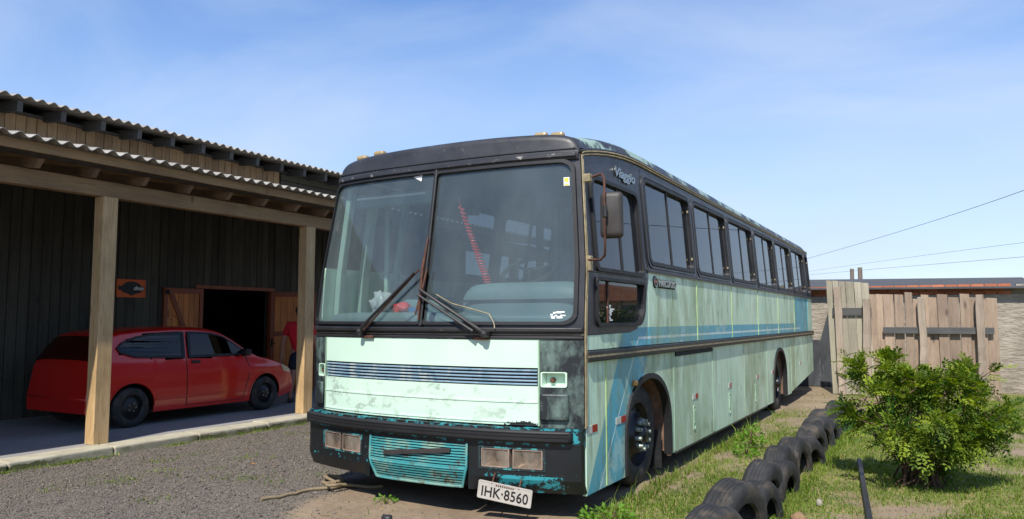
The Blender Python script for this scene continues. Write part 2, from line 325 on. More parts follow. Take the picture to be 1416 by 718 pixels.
m = Mat('gravel_stone', rough=.9); at = m.n('ShaderNodeAttribute'); at.attribute_name = 'tone'; m.col(m.mix(at.outputs['Fac'], lin((.19, .175, .16)), lin((.54, .50, .45)))); M['stone'] = m.m

# ------------------------------------------------------------------ mesh helpers
def setp(o, label=None, cat=None, group=None, kind=None):
    if label: o['label'] = label
    if cat: o['category'] = cat
    if group: o['group'] = group
    if kind: o['kind'] = kind
    return o
def empty(name, loc, label=None, cat=None, group=None, rz=0):
    o = bpy.data.objects.new(name, None); col.objects.link(o); o.location = loc; o.rotation_euler = (0, 0, rz); o.empty_display_size = .1
    return setp(o, label, cat, group)
def adopt(o, parent, world=True):
    o.parent = parent
    if world:
        mw = Matrix.Identity(4); p = parent; chain = []
        while p is not None: chain.append(p); p = p.parent
        for q in reversed(chain): mw = mw @ (q.matrix_parent_inverse if q.parent else Matrix.Identity(4)) @ Matrix.LocRotScale(q.location, q.rotation_euler, q.scale)
        o.matrix_parent_inverse = mw.inverted()
def mesh_obj(name, me, mat, parent=None, world=True):
    o = bpy.data.objects.new(name, me); col.objects.link(o)
    if mat is not None and not me.materials: me.materials.append(M[mat] if isinstance(mat, str) else mat)
    if parent is not None: adopt(o, parent, world)
    return o
def np_mesh(name, V, F, tone=None):
    me = bpy.data.meshes.new(name); V = np.asarray(V, np.float32); F = np.asarray(F, np.int32); k = F.shape[1]
    me.vertices.add(len(V)); me.vertices.foreach_set('co', V.ravel()); me.loops.add(F.size); me.loops.foreach_set('vertex_index', F.ravel())
    me.polygons.add(len(F)); me.polygons.foreach_set('loop_start', np.arange(len(F), dtype=np.int32) * k)
    me.update(calc_edges=True); me.validate()
    if tone is not None:
        a = me.attributes.new('tone', 'FLOAT', 'POINT'); a.data.foreach_set('value', np.asarray(tone, np.float32))
    return me
def rr(a0, a1, b0, b1, r, nc=5, ne=6):
    """rounded rectangle loop, ccw, fixed vertex count"""
    if not isinstance(r, (tuple, list)): r = (r,) * 4      # bl, br, tr, tl
    P = []
    cs = [(a0 + r[0], b0 + r[0], 180, r[0]), (a1 - r[1], b0 + r[1], 270, r[1]), (a1 - r[2], b1 - r[2], 0, r[2]), (a0 + r[3], b1 - r[3], 90, r[3])]
    for i, (cx, cy, a, q) in enumerate(cs):
        arc = [(cx + q * math.cos(R(a + 90 * k / nc)), cy + q * math.sin(R(a + 90 * k / nc))) for k in range(nc + 1)]
        P += arc
        nx = cs[(i + 1) % 4]; e = (nx[0] + nx[3] * math.cos(R(nx[2])), nx[1] + nx[3] * math.sin(R(nx[2]))); s = arc[-1]
        P += [(s[0] + (e[0] - s[0]) * k / ne, s[1] + (e[1] - s[1]) * k / ne) for k in range(1, ne)]
    return P
class MB:
    def __init__(s): s.v = []; s.f = []
    def add(s, V, F):
        b = len(s.v); s.v += [tuple(p) for p in V]; s.f += [tuple(b + i for i in q) for q in F]; return s
    def box(s, x0, x1, y0, y1, z0, z1):
        V = [(x, y, z) for z in (z0, z1) for y in (y0, y1) for x in (x0, x1)]
        return s.add(V, [(0, 2, 3, 1), (4, 5, 7, 6), (0, 1, 5, 4), (2, 6, 7, 3), (0, 4, 6, 2), (1, 3, 7, 5)])
    def hexa(s, lo, hi):  # two quads (lists of 4 points)
        return s.add(list(lo) + list(hi), [(3, 2, 1, 0), (4, 5, 6, 7), (0, 1, 5, 4), (1, 2, 6, 5), (2, 3, 7, 6), (3, 0, 4, 7)])
    def tube(s, pts, r, n=8, cap=True, closed=False):
        pts = [Vector(p) for p in pts]; N = len(pts); rad = r if isinstance(r, (list, tuple)) else [r] * N; V = []; F = []
        prev = None
        for i, p in enumerate(pts):
            if closed: t = pts[(i + 1) % N] - pts[i - 1]
            else: t = pts[min(i + 1, N - 1)] - pts[max(i - 1, 0)]
            t.normalize()
            if prev is None:
                a = Vector((0, 0, 1)) if abs(t.z) < .9 else Vector((1, 0, 0)); u = t.cross(a).normalized()
            else: u = (prev - t * prev.dot(t)).normalized()
            prev = u; w = t.cross(u)
            V += [p + (u * math.cos(2 * math.pi * k / n) + w * math.sin(2 * math.pi * k / n)) * rad[i] for k in range(n)]
        for i in range(N if closed else N - 1):
            j = (i + 1) % N
            F += [(i * n + k, i * n + (k + 1) % n, j * n + (k + 1) % n, j * n + k) for k in range(n)]
        if cap and not closed: F += [tuple(range(n - 1, -1, -1)), tuple((N - 1) * n + k for k in range(n))]
        return s.add(V, F)
    def lathe(s, prof, c, axis='x', n=24, closed=False, a0=0, a1=360):
        """prof = [(radius, along)]"""
        V = []; F = []; L = len(prof); full = abs(a1 - a0) >= 360; nn = n if full else n + 1
        for k in range(nn):
            a = R(a0 + (a1 - a0) * k / n)
            for (r, h) in prof:
                if axis == 'x': V.append((c[0] + h, c[1] + r * math.cos(a), c[2] + r * math.sin(a)))
                elif axis == 'y': V.append((c[0] + r * math.cos(a), c[1] + h, c[2] + r * math.sin(a)))
                else: V.append((c[0] + r * math.cos(a), c[1] + r * math.sin(a), c[2] + h))
        for k in range(n):
            j = (k + 1) % nn
            for i in range(L if closed else L - 1):
                q = (i + 1) % L
                F.append((k * L + i, k * L + q, j * L + q, j * L + i))
        return s.add(V, F)
    def ring(s, outer, inner, fn, d0, d1):
        n = len(outer); V = [fn(a, b, d0) for a, b in outer] + [fn(a, b, d0) for a, b in inner] + [fn(a, b, d1) for a, b in outer] + [fn(a, b, d1) for a, b in inner]; F = []
        for i in range(n):
            j = (i + 1) % n
            F += [(i, j, n + j, n + i), (2 * n + j, 2 * n + i, 3 * n + i, 3 * n + j), (j, i, 2 * n + i, 2 * n + j), (n + i, n + j, 3 * n + j, 3 * n + i)]
        return s.add(V, F)
    def plate(s, outer, fn, d0, d1, holes=()):
        loops = [outer] + list(holes); flat = [p for L in loops for p in L]; N = len(flat)
        tri = tessellate_polygon([[Vector((a, b, 0)) for a, b in L] for L in loops])
        V = [fn(a, b, d0) for a, b in flat] + [fn(a, b, d1) for a, b in flat]; F = []
        for t in tri: F += [tuple(t), tuple(N + i for i in reversed(t))]
        b = 0
        for L in loops:
            n = len(L)
            for i in range(n):
                j = (i + 1) % n; F.append((b + i, b + j, N + b + j, N + b + i))
            b += n
        return s.add(V, F)
    def slab(s, a0, a1, b0, b1, fn, d0, d1, na=8, nb=1):
        """curved box over fn(a,b,d)"""
        V = []; F = []; W = (na + 1) * (nb + 1)
        for d in (d0, d1):
            for j in range(nb + 1):
                for i in range(na + 1): V.append(fn(a0 + (a1 - a0) * i / na, b0 + (b1 - b0) * j / nb, d))
        ix = lambda i, j, k: k * W + j * (na + 1) + i
        for j in range(nb):
            for i in range(na):
                F += [(ix(i, j, 0), ix(i + 1, j, 0), ix(i + 1, j + 1, 0), ix(i, j + 1, 0)), (ix(i, j, 1), ix(i, j + 1, 1), ix(i + 1, j + 1, 1), ix(i + 1, j, 1))]
        for i in range(na):
            F += [(ix(i, 0, 0), ix(i, 0, 1), ix(i + 1, 0, 1), ix(i + 1, 0, 0)), (ix(i, nb, 0), ix(i + 1, nb, 0), ix(i + 1, nb, 1), ix(i, nb, 1))]
        for j in range(nb):
            F += [(ix(0, j, 0), ix(0, j + 1, 0), ix(0, j + 1, 1), ix(0, j, 1)), (ix(na, j, 0), ix(na, j, 1), ix(na, j + 1, 1), ix(na, j + 1, 0))]
        return s.add(V, F)
    def grid(s, nu, nv, fn):
        V = [fn(i / nu, j / nv) for j in range(nv + 1) for i in range(nu + 1)]
        return s.add(V, [(j * (nu + 1) + i, j * (nu + 1) + i + 1, (j + 1) * (nu + 1) + i + 1, (j + 1) * (nu + 1) + i) for j in range(nv) for i in range(nu)])
    def mesh(s, name, smooth=None, fix=True):
        import bmesh
        me = bpy.data.meshes.new(name); me.from_pydata(s.v, [], s.f); me.validate()
        if fix:
            bm = bmesh.new(); bm.from_mesh(me); bmesh.ops.recalc_face_normals(bm, faces=bm.faces); bm.to_mesh(me); bm.free()
        if smooth is not None:
            me.polygons.foreach_set('use_smooth', [True] * len(me.polygons)); me.set_sharp_from_angle(angle=R(smooth))
        return me
    def build(s, name, mat, parent=None, smooth=None, bevel=0, world=True, fix=True):
        o = mesh_obj(name, s.mesh(name, smooth, fix), mat, parent, world)
        if bevel:
            b = o.modifiers.new('bevel', 'BEVEL'); b.width = bevel; b.segments = 2; b.limit_method = 'ANGLE'
        return o
def bbox(name, mat, parent, x0, x1, y0, y1, z0, z1, bevel=0, **k): return MB().box(x0, x1, y0, y1, z0, z1).build(name, mat, parent, bevel=bevel, **k)
def text_mesh(body, size, shear=0, extrude=.002, spacing=1.0, bold=0):
    cu = bpy.data.curves.new('lettering', 'FONT'); cu.body = body; cu.size = size; cu.shear = shear; cu.extrude = extrude; cu.align_x = 'CENTER'; cu.align_y = 'CENTER'; cu.space_character = spacing; cu.offset = bold
    o = bpy.data.objects.new('lettering', cu); col.objects.link(o); dg = bpy.context.evaluated_depsgraph_get()
    me = bpy.data.meshes.new_from_object(o.evaluated_get(dg)); bpy.data.objects.remove(o); return me
def place_text(me, name, mat, parent, origin, ex, ez, n, world=True):
    """text plane x->ex, y->ez, z->n"""
    ex = Vector(ex).normalized(); n = Vector(n).normalized(); ez = n.cross(ex).normalized()
    T = Matrix(((ex.x, ez.x, n.x, origin[0]), (ex.y, ez.y, n.y, origin[1]), (ex.z, ez.z, n.z, origin[2]), (0, 0, 0, 1))); me.transform(T); me.name = name
    return mesh_obj(name, me, mat, parent, world)
# cheap smooth value noise (numpy)
_perm = rng.random((256, 256)).astype(np.float32)
def vnoise(x, y, f):
    x = np.asarray(x) * f + 71.3; y = np.asarray(y) * f + 33.7; xi = np.floor(x).astype(int); yi = np.floor(y).astype(int); u = x - xi; v = y - yi
    u = u * u * (3 - 2 * u); v = v * v * (3 - 2 * v); g = lambda a, b: _perm[a % 256, b % 256]
    return (g(xi, yi) * (1 - u) + g(xi + 1, yi) * u) * (1 - v) + (g(xi, yi + 1) * (1 - u) + g(xi + 1, yi + 1) * u) * v
def fbm(x, y, f): return (vnoise(x, y, f) + .5 * vnoise(x, y, f * 2.1) + .25 * vnoise(x, y, f * 4.3)) / 1.75
def sstep(a, b, x): t = np.clip((np.asarray(x, float) - a) / (b - a), 0, 1); return t * t * (3 - 2 * t)

# ------------------------------------------------------------------ ground
def gz(x, y):
    x = np.asarray(x, float); y = np.asarray(y, float)
    z = -.2 * sstep(-2.4, -6.2, x) + (fbm(x, y, .8) - .5) * .05 * sstep(.1, .8, x) + (fbm(x, y, 2.3) - .5) * .03
    return z - .012
def gravel_amt(x, y):
    b = -2.25 - .30 * np.clip(y, -4, 1.2) + (fbm(x, y, 1.4) - .5) * .7
    return 1 - sstep(b - .12, b + .12, x)
def turf_amt(x, y):
    n = fbm(x, y, .9); n2 = fbm(x + 40, y, 3.1)
    a = sstep(.34, .60, n * .65 + n2 * .35 + .14 * sstep(.8, 1.4, x) - .005)
    a = a * sstep(-.30, .25, np.asarray(x) + (n2 - .5) * .5)
    a = a * (1 - .85 * sstep(6.4, 8.2, y) * (1 - sstep(1.1, 1.7, x)))
    front = sstep(-.35, -1.0, y) * .55 * sstep(.45, .75, n2) * sstep(-1.6, -.6, x)
    return np.clip(np.maximum(a * sstep(-1.2, -.2, y), front), 0, 1)
def axis(lo, hi, st, far):
    inner = np.arange(lo, hi + 1e-6, st); out = [hi]; s = st
    while out[-1] < far: s *= 1.35; out.append(out[-1] + s)
    inn = [lo]; s = st
    while inn[-1] > -far: s *= 1.35; inn.append(inn[-1] - s)
    return np.concatenate([np.array(inn[:0:-1]), inner, np.array(out[1:])])
ax = axis(-9, 7, .085, 900); ay = axis(-5.5, 15, .085, 900)
X, Y = np.meshgrid(ax, ay); Zg = gz(X, Y); nx, ny = len(ax), len(ay)
idx = np.arange(nx * ny).reshape(ny, nx)
F = np.stack([idx[:-1, :-1], idx[:-1, 1:], idx[1:, 1:], idx[1:, :-1]], -1).reshape(-1, 4)
me = np_mesh('ground', np.stack([X, Y, Zg], -1).reshape(-1, 3), F)
for nm, arr in (('turf', turf_amt(X, Y)), ('gravel', gravel_amt(X, Y))):
    a = me.attributes.new(nm, 'FLOAT', 'POINT'); a.data.foreach_set('value', arr.astype(np.float32).ravel())
me.polygons.foreach_set('use_smooth', [True] * len(me.polygons))
setp(mesh_obj('ground', me, 'ground'), kind='structure')

def in_view(x, y, margin=.22):
    dx = x - CAM.x; dy = y - CAM.y; zc = dx * fwd.x + dy * fwd.y; xc = dx * right.x + dy * right.y
    return (zc > 1.5) & (np.abs(xc / np.maximum(zc, .1)) < .676 + margin)

# ------------------------------------------------------------------ the bus
BW = 2.54; HW = BW / 2
bus = empty('bus', (-1.3, 5.6, 0), 'old mint green and black coach with blue stripe parked on the dirt', 'bus')
def tum(z): return .08 * max(0, z - 1.8)
def front(s, z, d=0):
    hw = HW - tum(z); zz = max(0, z - 1.35); bow = max(.02, .2 - .08 * zz); a = min(abs(s), 1.08)
    hw -= max(0, -s) ** 2 * (.07 * max(0, z - 1.4))
    return (-HW + s * hw, .085 * zz - bow * (1 - a ** 2.6) - d, z)
def tumf(z): return tum(z) + .07 * max(0, z - 1.4)
def side(y, z, d=0): return (-tum(z) + d, y, z)
def far(y, z, d=0): return (-BW + tumf(z) - d, y, z)
def B(mb, name, mat, smooth=None, bevel=0, parent=None): return mb.build(name, mat, parent or bus, smooth, bevel)
YR = 11.25          # rear end
zgut = lambda y: (2.635 + .165 * (1 - (1 - min(1, max(0, (y - .06) / 1.35))) ** 2)) - .006 * max(0, y - 1.4)

# --- upper side panels between sill and rail, both sides
joints = [2.93, 4.475, 6.02, 7.565, 9.11, 10.655]
up_edges = [1.39] + joints + [YR]
for sd_fn, near in ((side, True), (far, False)):
    for i in range(len(up_edges) - 1):
        a, b = up_edges[i] + .004, up_edges[i + 1] - .004
        B(MB().plate([(a, 1.19), (b, 1.19), (b, 1.825), (a, 1.825)], sd_fn, 0, -.03), 'side_panel', 'side', bevel=.004)
    if near:
        # panel in front of the first joint, below the driver's window (curved top edge)
        B(MB().plate([(.52, 1.19), (1.382, 1.19), (1.382, 1.80), (1.372, 1.72), (1.34, 1.60), (1.29, 1.50), (1.2, 1.40), (1.08, 1.33), (.92, 1.305), (.52, 1.30)], side, 0, -.03), 'side_panel', 'side', bevel=.003)
        B(MB().plate([(.03, 1.19), (.512, 1.19), (.512, 1.30), (.03, 1.295)], side, 0, -.03), 'side_panel', 'side', bevel=.003)
        for i, y in enumerate(joints):
            B(MB().plate([(y - .011, 1.192), (y + .011, 1.192), (y + .011, 1.823), (y - .011, 1.823)], side, .005, -.02), 'joint_strip', 'joint_lime' if i not in (5,) else 'joint_teal', bevel=.003)
    # rub rail
    B(MB().slab(.03, YR, 1.105, 1.185, sd_fn, .028, -.02, 40, 1), 'rub_rail', 'black_trim', bevel=.008)
    if near: B(MB().slab(.03, YR, 1.138, 1.152, sd_fn, .034, .02, 4, 1), 'rail_insert', 'cream_trim')
    # sill moulding
    y0 = 1.37 if near else .1
    B(MB().slab(y0, YR, 1.825, 1.858, sd_fn, .016, -.02, 4, 1), 'sill_moulding', 'black_trim', bevel=.006)
    if near: B(MB().slab(1.38, YR, 1.818, 1.827, sd_fn, .012, -.01, 4, 1), 'sill_bead', 'cream_trim')
    # lower skirt panels with wheel arches
    def arch(yc, z0, r, ztop, n=14):
        P = []
        for k in range(n + 1):
            a = math.pi * k / n; P.append((yc - r * math.cos(a), max(z0, .42 + (ztop - .42) * max(0, math.sin(a)) ** .8)))
        return P
    z0 = .17
    A1 = [(1.37 - .57, z0)] + arch(1.37, z0, .57, .93) + [(1.37 + .57, z0)]
    A2 = [(7.58 - .54, z0)] + arch(7.58, z0, .54, .95) + [(7.58 + .54, z0)]
    def skirt(a, b, arcs=None):
        top = 1.108
        zb = lambda y: z0 + .20 * max(0, (y - 8.3) / 2.6)
        if not arcs: P = [(a, zb(a)), (b, zb(b)), (b, top), (a, top)]
        else: P = [(a, z0)] + [p for p in arcs if a < p[0] < b] + [(b, z0), (b, top), (a, top)]
        B(MB().plate(P, sd_fn, 0, -.03), 'skirt_panel', 'side', bevel=.003)
    skirt(.03, .40); 
    # front arch panel split at .404 and 2.09
    skirt(.408, 2.085, A1)
    for a, b in ((2.095, 3.50), (3.51, 5.06), (5.07, 6.53)): skirt(a, b)
    skirt(6.54, 8.62, A2); skirt(8.63, 9.05); skirt(9.06, YR)
    for (yc, r, zt) in ((1.37, .57, .93), (7.58, .54, .95)):
        o_ = [(yc - r - .02, .18)] + [(yc - (r + .02) * math.cos(math.pi * k / 18), .42 + (zt + .02 - .42) * math.sin(math.pi * k / 18) ** .8) for k in range(19)] + [(yc + r + .02, .18)]
        i_ = [(yc - r + .025, .18)] + [(yc - (r - .025) * math.cos(math.pi * k / 18), .42 + (zt - .025 - .42) * math.sin(math.pi * k / 18) ** .8) for k in range(19)] + [(yc + r - .025, .18)]
        mb = MB(); n = len(o_)
        V = [sd_fn(a, b, .018) for a, b in o_] + [sd_fn(a, b, .018) for a, b in i_] + [sd_fn(a, b, -.05) for a, b in o_] + [sd_fn(a, b, -.05) for a, b in i_]; F = []
        for i in range(n - 1): F += [(i, i + 1, n + i + 1, n + i), (n + i, n + i + 1, 3 * n + i + 1, 3 * n + i), (i + 1, i, 2 * n + i, 2 * n + i + 1)]
        mb.add(V, F); B(mb, 'wheel_arch_trim', 'rubber', smooth=40)
        # wheel well liner
        P = [(yc - r + .01, .2)] + [(yc - (r - .01) * math.cos(math.pi * k / 12), .42 + (zt + .0 - .42) * math.sin(math.pi * k / 12) ** .8) for k in range(13)] + [(yc + r - .01, .2)]
        mb = MB(); n = len(P); mb.add([sd_fn(a, b, -.03) for a, b in P] + [sd_fn(a, b, -.62) for a, b in P], [(i, i + 1, n + i + 1, n + i) for i in range(n - 1)] + [tuple(range(n, 2 * n))])
        B(mb, 'wheel_well', 'rust_wood')
    if near:
        for y, zt, zb, mt in ((.404, 1.10, .18, 'joint_lime'), (1.50, 1.10, .96, 'joint'), (2.09, 1.10, .19, 'joint'), (3.505, 1.09, .19, 'joint'), (5.065, 1.09, .19, 'joint'), (6.535, 1.09, .19, 'joint'), (8.625, 1.09, .25, 'joint'), (9.055, 1.09, .30, 'joint')):
            w = .010 if y < 2.5 else .006
            B(MB().plate([(y - w, zb), (y + w, zb), (y + w, zt), (y - w, zt)], side, .004, -.02), 'joint_strip', mt)
        # vent strip, handles, reflectors, slots
        B(MB().slab(2.13, 3.49, 1.06, 1.10, side, .012, -.01, 2, 1), 'vent_strip', 'dark', bevel=.003)
        for y in (2.75, 4.25, 5.72):
            o = B(MB().ring(rr(y - .035, y + .035, .29, .54, .02), rr(y - .02, y + .02, .31, .52, .015), side, .006, -.004), 'hatch_handle', 'joint', bevel=.002)
            B(MB().slab(y - .012, y + .012, .36, .50, side, .008, -.002, 1, 1), 'handle_lever', 'joint', bevel=.003, parent=o)
        for y, w in ((.13, .19), (.70, .21), (2.80, .19), (4.28, .16), (5.87, .15), (6.95, .14), (9.6, .14)):
            o = B(MB().slab(y - w / 2, y, .60, .652, side, .004, -.004, 1, 1), 'reflector', 'white_refl'); B(MB().slab(y, y + w / 2, .60, .652, side, .004, -.004, 1, 1), 'red_half', 'red_refl', parent=o)
        B(MB().slab(.955, 1.035, .868, .915, side, .03, -.002, 2, 2), 'side_marker', 'amber', bevel=.012)
        B(MB().slab(2.1, 6.52, .150, .172, side, .004, -.03, 6, 1), 'skirt_edge', 'black_trim', bevel=.004)
        B(MB().box(-.03, .006, 1.925, 1.975, .16, .60), 'arch_end_plank', 'rust_wood', bevel=.004)
# front vertical cream trims at the corner and gutter moulding
mb = MB()
for y in (.004, .024): mb.tube([(0 + .006, y, .645)] + [(front(1, z)[0] + .008, front(1, z)[1] + y + .004, z) for z in np.linspace(.66, 2.63, 14)], .0065, 6)
B(mb, 'corner_bead', 'cream_trim', smooth=60)
mb = MB()
for dz in (0, .022): mb.tube([(-tum(zgut(y)) + .014, y + .03 * (y < .1), zgut(y) - dz) for y in [.085, .15, .25, .4, .6, .8, 1.0, 1.2, 1.4, 2, 3, 5, 7, 9, YR - .05]], .008, 6)
B(mb, 'gutter_bead', 'cream_trim', smooth=60)
mb = MB(); mb.tube([(-tum(zgut(y)) + .004, y, zgut(y) + .012) for y in [.10, .15, .25, .4, .6, .8, 1.0, 1.2, 1.4, 2, 3, 5, 7, 9, YR]], .014, 6); B(mb, 'gutter', 'black_trim', smooth=60)

# --- side window band
def window(sd_fn, y0, y1, z0, z1, oy0, oy1, oz0, ozt, div=None):
    w = B(MB().ring(rr(oy0, oy1, oz0, ozt, .01), rr(y0, y1, z0, z1, .06), sd_fn, .006, -.03), 'window', 'black_band', smooth=30)
    B(MB().ring(rr(y0 - .035, y1 + .035, z0 - .035, z1 + .035, .085), rr(y0, y1, z0, z1, .06), sd_fn, .020, .002), 'rubber_seal', 'rubber', smooth=50, parent=w)
    B(MB().ring(rr(y0 - .075, y1 + .075, z0 - .06, z1 + .06, .10), rr(y0 - .045, y1 + .045, z0 - .045, z1 + .045, .085), sd_fn, .016, .002), 'frame', 'black_band', smooth=50, parent=w)
    ym = div or (y0 + y1) / 2
    for a, b, dd in ((y0 - .005, ym, -.008), (ym, y1 + .005, -.020)):
        B(MB().slab(a, b, z0 - .005, z1 + .005, sd_fn, dd, dd - .005, 2, 3), 'pane', 'tinted_glass', parent=w)
    B(MB().slab(ym - .014, ym + .014, z0, z1, sd_fn, .0, -.03, 1, 3), 'divider', 'rubber', parent=w)
    if sd_fn is side:
        for zz in (z0 + .1, z1 - .12): B(MB().slab(y1 - .012, y1 + .004, zz, zz + .025, sd_fn, .012, -.004, 1, 1), 'latch', 'cream_trim', parent=w)
wins = [(1.47, 2.83)] + [(joints[i] + .10, joints[i + 1] - .10) for i in range(5)] + [(10.755, 11.12)]
outer = [1.40] + joints + [YR]
for sd_fn in (side, far):
    for i, (a, b) in enumerate(wins):
        window(sd_fn, a, b, 1.925, 2.645, outer[i] + .0, outer[i + 1] - .0, 1.858, 2.735)
# band above windows up to the gutter
mb = MB(); V = []; ys = [1.4] + list(np.linspace(1.5, YR, 30))
mb2 = MB(); mb2.grid(len(ys) - 1, 1, lambda u, v: side(ys[round(u * (len(ys) - 1))], 2.733 if v < .5 else zgut(ys[round(u * (len(ys) - 1))]) + .01, .004)); B(mb2, 'cant_rail', 'black_band')
mb2 = MB(); mb2.grid(len(ys) - 1, 1, lambda u, v: far(ys[round(u * (len(ys) - 1))], 2.733 if v < .5 else zgut(ys[round(u * (len(ys) - 1))]) + .01, .004)); B(mb2, 'cant_rail', 'black_band')

# --- driver's window surround (black), near side
def fy1(z): return front(1, z)[1] + .03
up_o = [(fy1(1.76), 1.76), (1.40, 1.76), (1.40, 2.735)] + [(y, zgut(y)) for y in (1.4, 1.2, 1.0, .8, .6, .4, .25, .15)] + [(fy1(2.62), 2.625), (fy1(2.3), 2.3), (fy1(2.0), 2.0)]
hole_u = rr(.25, 1.235, 1.80, 2.475, (.03, .03, .09, .09), 5, 4)
hole_l = rr(.235, 1.235, 1.385, 1.705, (.06, .16, .03, .03), 5, 4)
lo_o = [(.03, 1.30), (.92, 1.305), (1.08, 1.33), (1.2, 1.40), (1.29, 1.50), (1.34, 1.60), (1.372, 1.72), (1.382, 1.757), (fy1(1.757), 1.757), (fy1(1.5), 1.5)]
dw = B(MB().plate(up_o, side, .003, -.03, [hole_u]), 'driver_window', 'black_band')
B(MB().plate(lo_o, side, .003, -.03, [hole_l]), 'lower_surround', 'black_band', parent=dw)
for hl, rad in ((hole_u, 1), (hole_l, 1)):
    cx = sum(p[0] for p in hl) / len(hl); cz = sum(p[1] for p in hl) / len(hl)
    grow = [(cx + (a - cx) * 1.065, cz + (b - cz) * (1.09 if hl is hole_u else 1.16)) for a, b in hl]
    B(MB().ring(grow, hl, side, .022, .0), 'rubber_seal', 'rubber', smooth=50, parent=dw)
B(MB().slab(.245, .80, 1.795, 2.48, side, -.008, -.013, 2, 3), 'pane', 'tinted_glass', parent=dw)
B(MB().slab(.80, 1.24, 1.795, 2.48, side, -.018, -.023, 2, 3), 'pane', 'tinted_glass', parent=dw)
B(MB().slab(.785, .812, 1.80, 2.475, side, .0, -.03, 1, 3), 'divider', 'rubber', parent=dw)
B(MB().slab(.23, .47, 1.38, 1.71, side, -.010, -.015, 2, 2), 'pane', 'tinted_glass', parent=dw)
B(MB().slab(.47, 1.24, 1.38, 1.71, side, -.012, -.017, 2, 2), 'pane', 'tinted_glass', parent=dw)
B(MB().slab(.46, .48, 1.385, 1.705, side, .0, -.03, 1, 2), 'divider', 'rust', parent=dw)
mb = MB()
for k in range(9):
    a = random.uniform(.50, .58); b = 1.40 + k * .014; mb.slab(a - random.uniform(.01, .05), a + random.uniform(.01, .06), b, b + .011, side, -.007, -.010, 1, 1)
B(mb, 'sticker', 'white_paint')
# windows' latch marks, script lettering
VT = text_mesh('Viaggio', .115, shear=.3, extrude=.005, bold=.003); VT.transform(Matrix.Diagonal((1.45, 1, 1, 1)))
place_text(VT, 'lettering', 'chrome', bus, (-tum(2.62) + .012, .98, 2.615), (0, 1, .0), None, (1, 0, .08))
place_text(text_mesh('MARCOPOLO', .085, extrude=.004, bold=.004, spacing=.95), 'lettering', 'chrome', bus, (.014, 1.90, 1.735), (0, 1, 0), None, (1, 0, 0))
B(MB().slab(1.655, 2.155, 1.695, 1.775, side, .008, -.002, 1, 1), 'name_badge', 'dark', bevel=.003)
em = B(MB().lathe([(.0, .012), (.045, .012), (.055, .006), (.055, -.002)], (0, 1.57, 1.745), 'x', 20), 'emblem', 'dark', smooth=40)
B(MB().lathe([(.034, .013), (.042, .0145), (.046, .011)], (0, 1.57, 1.745), 'x', 20), 'emblem_ring', 'chrome', smooth=40, parent=em)
B(MB().lathe([(0, .0145), (.016, .0135), (.018, .011)], (0, 1.57, 1.745), 'x', 12), 'emblem_dot', 'red_refl', smooth=40, parent=em)

# --- roof
NS = 48
def edgef(s): return (1 - min(1, abs(s)) ** 16) ** .5
def rooftop(s, y):
    c = .06 + .13 * min(1, max(0, (y - .1) / 1.8)); rearf = 1 - .5 * max(0, (y - 10.9) / .35) ** 2
    return zgut(max(y, .08)) + .012 + (.10 * edgef(s) + c * (1 - abs(s) ** 2.4)) * rearf
rows = []
fro = lambda s, z, d: front(s, z, d)
svals = [-1 + 2 * i / NS for i in range(NS + 1)]
svals = [math.copysign(abs(s) ** .75, s) for s in svals]
def lip(s, k):
    zt = rooftop(s, front(s, 2.7)[1] + .12); r = .055
    if k == 0: p = front(s, 2.595, .02); return p
    if k == 1: p = front(s, 2.625, .035); return p
    if k == 2: p = front(s, 2.66, .03); return (p[0], p[1], min(p[2], zt - .01))
    a = [0, 25, 50, 75, 90][k - 3]; p = front(s, 2.68, .024); return (p[0], p[1] + r * (1 - math.cos(R(a))), max(zt - r + r * math.sin(R(a)), 2.655 if abs(s) < .999 else zt - r))
V = []
NR = 8; ylist = [.25, .4, .6, .8, 1.0, 1.2, 1.5, 2, 3, 4, 5, 6, 7, 8, 9, 10, 10.6, 10.9, 11.05, 11.15, 11.22, YR]
for k in range(NR): V += [lip(s, k) for s in svals]
for y in ylist:
    for s in svals:
        yf = front(s, 2.68)[1] + .07; t = min(1, (y - .08) / 1.2); yy = yf + (y - .08) if y < 1.3 and False else (yf * (1 - t) + .08 * t) + (y - .08)
        yy = min(yy, y if t >= 1 else yy); z = rooftop(s, max(yy, .08)); hw = HW - tum(2.75) - max(0, -s) ** 2 * .07 * 1.35
        V.append((-HW + s * hw, yy, z))
W = NS + 1; nr = NR + len(ylist)
F = [(j * W + i, j * W + i + 1, (j + 1) * W + i + 1, (j + 1) * W + i) for j in range(nr - 1) for i in range(NS)]
mb = MB().add(V, F); B(mb, 'roof', 'roof', smooth=50)
# rear roof fairing, rear wall
mb = MB(); mb.grid(12, 6, lambda u, v: (-2.28 + 2.10 * u, 10.55 + .66 * v, 2.72 + .20 * math.sin(math.pi * min(1, v * 1.0)) ** .6 * (1 - abs(2 * u - 1) ** 6))); B(mb, 'roof_fairing', 'black_band', smooth=60)
B(MB().hexa([(-2.52, YR - .05, .42), (-.02, YR - .05, .42), (-.02, YR - .004, .42), (-2.52, YR - .004, .42)], [(-2.40, YR - .05, 2.70), (-.08, YR - .05, 2.70), (-.08, YR - .004, 2.70), (-2.40, YR - .004, 2.70)]), 'rear_wall', 'side', bevel=.02)
# roof marker lamps
for s in (-.80, -.60, .72, .83):
    p = front(s, 2.70); zt = rooftop(s, p[1] + .10) + (.018 if s < 0 else 0)
    o = B(MB().box(p[0] - .055, p[0] + .055, p[1] + .05, p[1] + .12, zt - .015, zt + .038), 'marker_lamp', 'lamp_beige', bevel=.022)

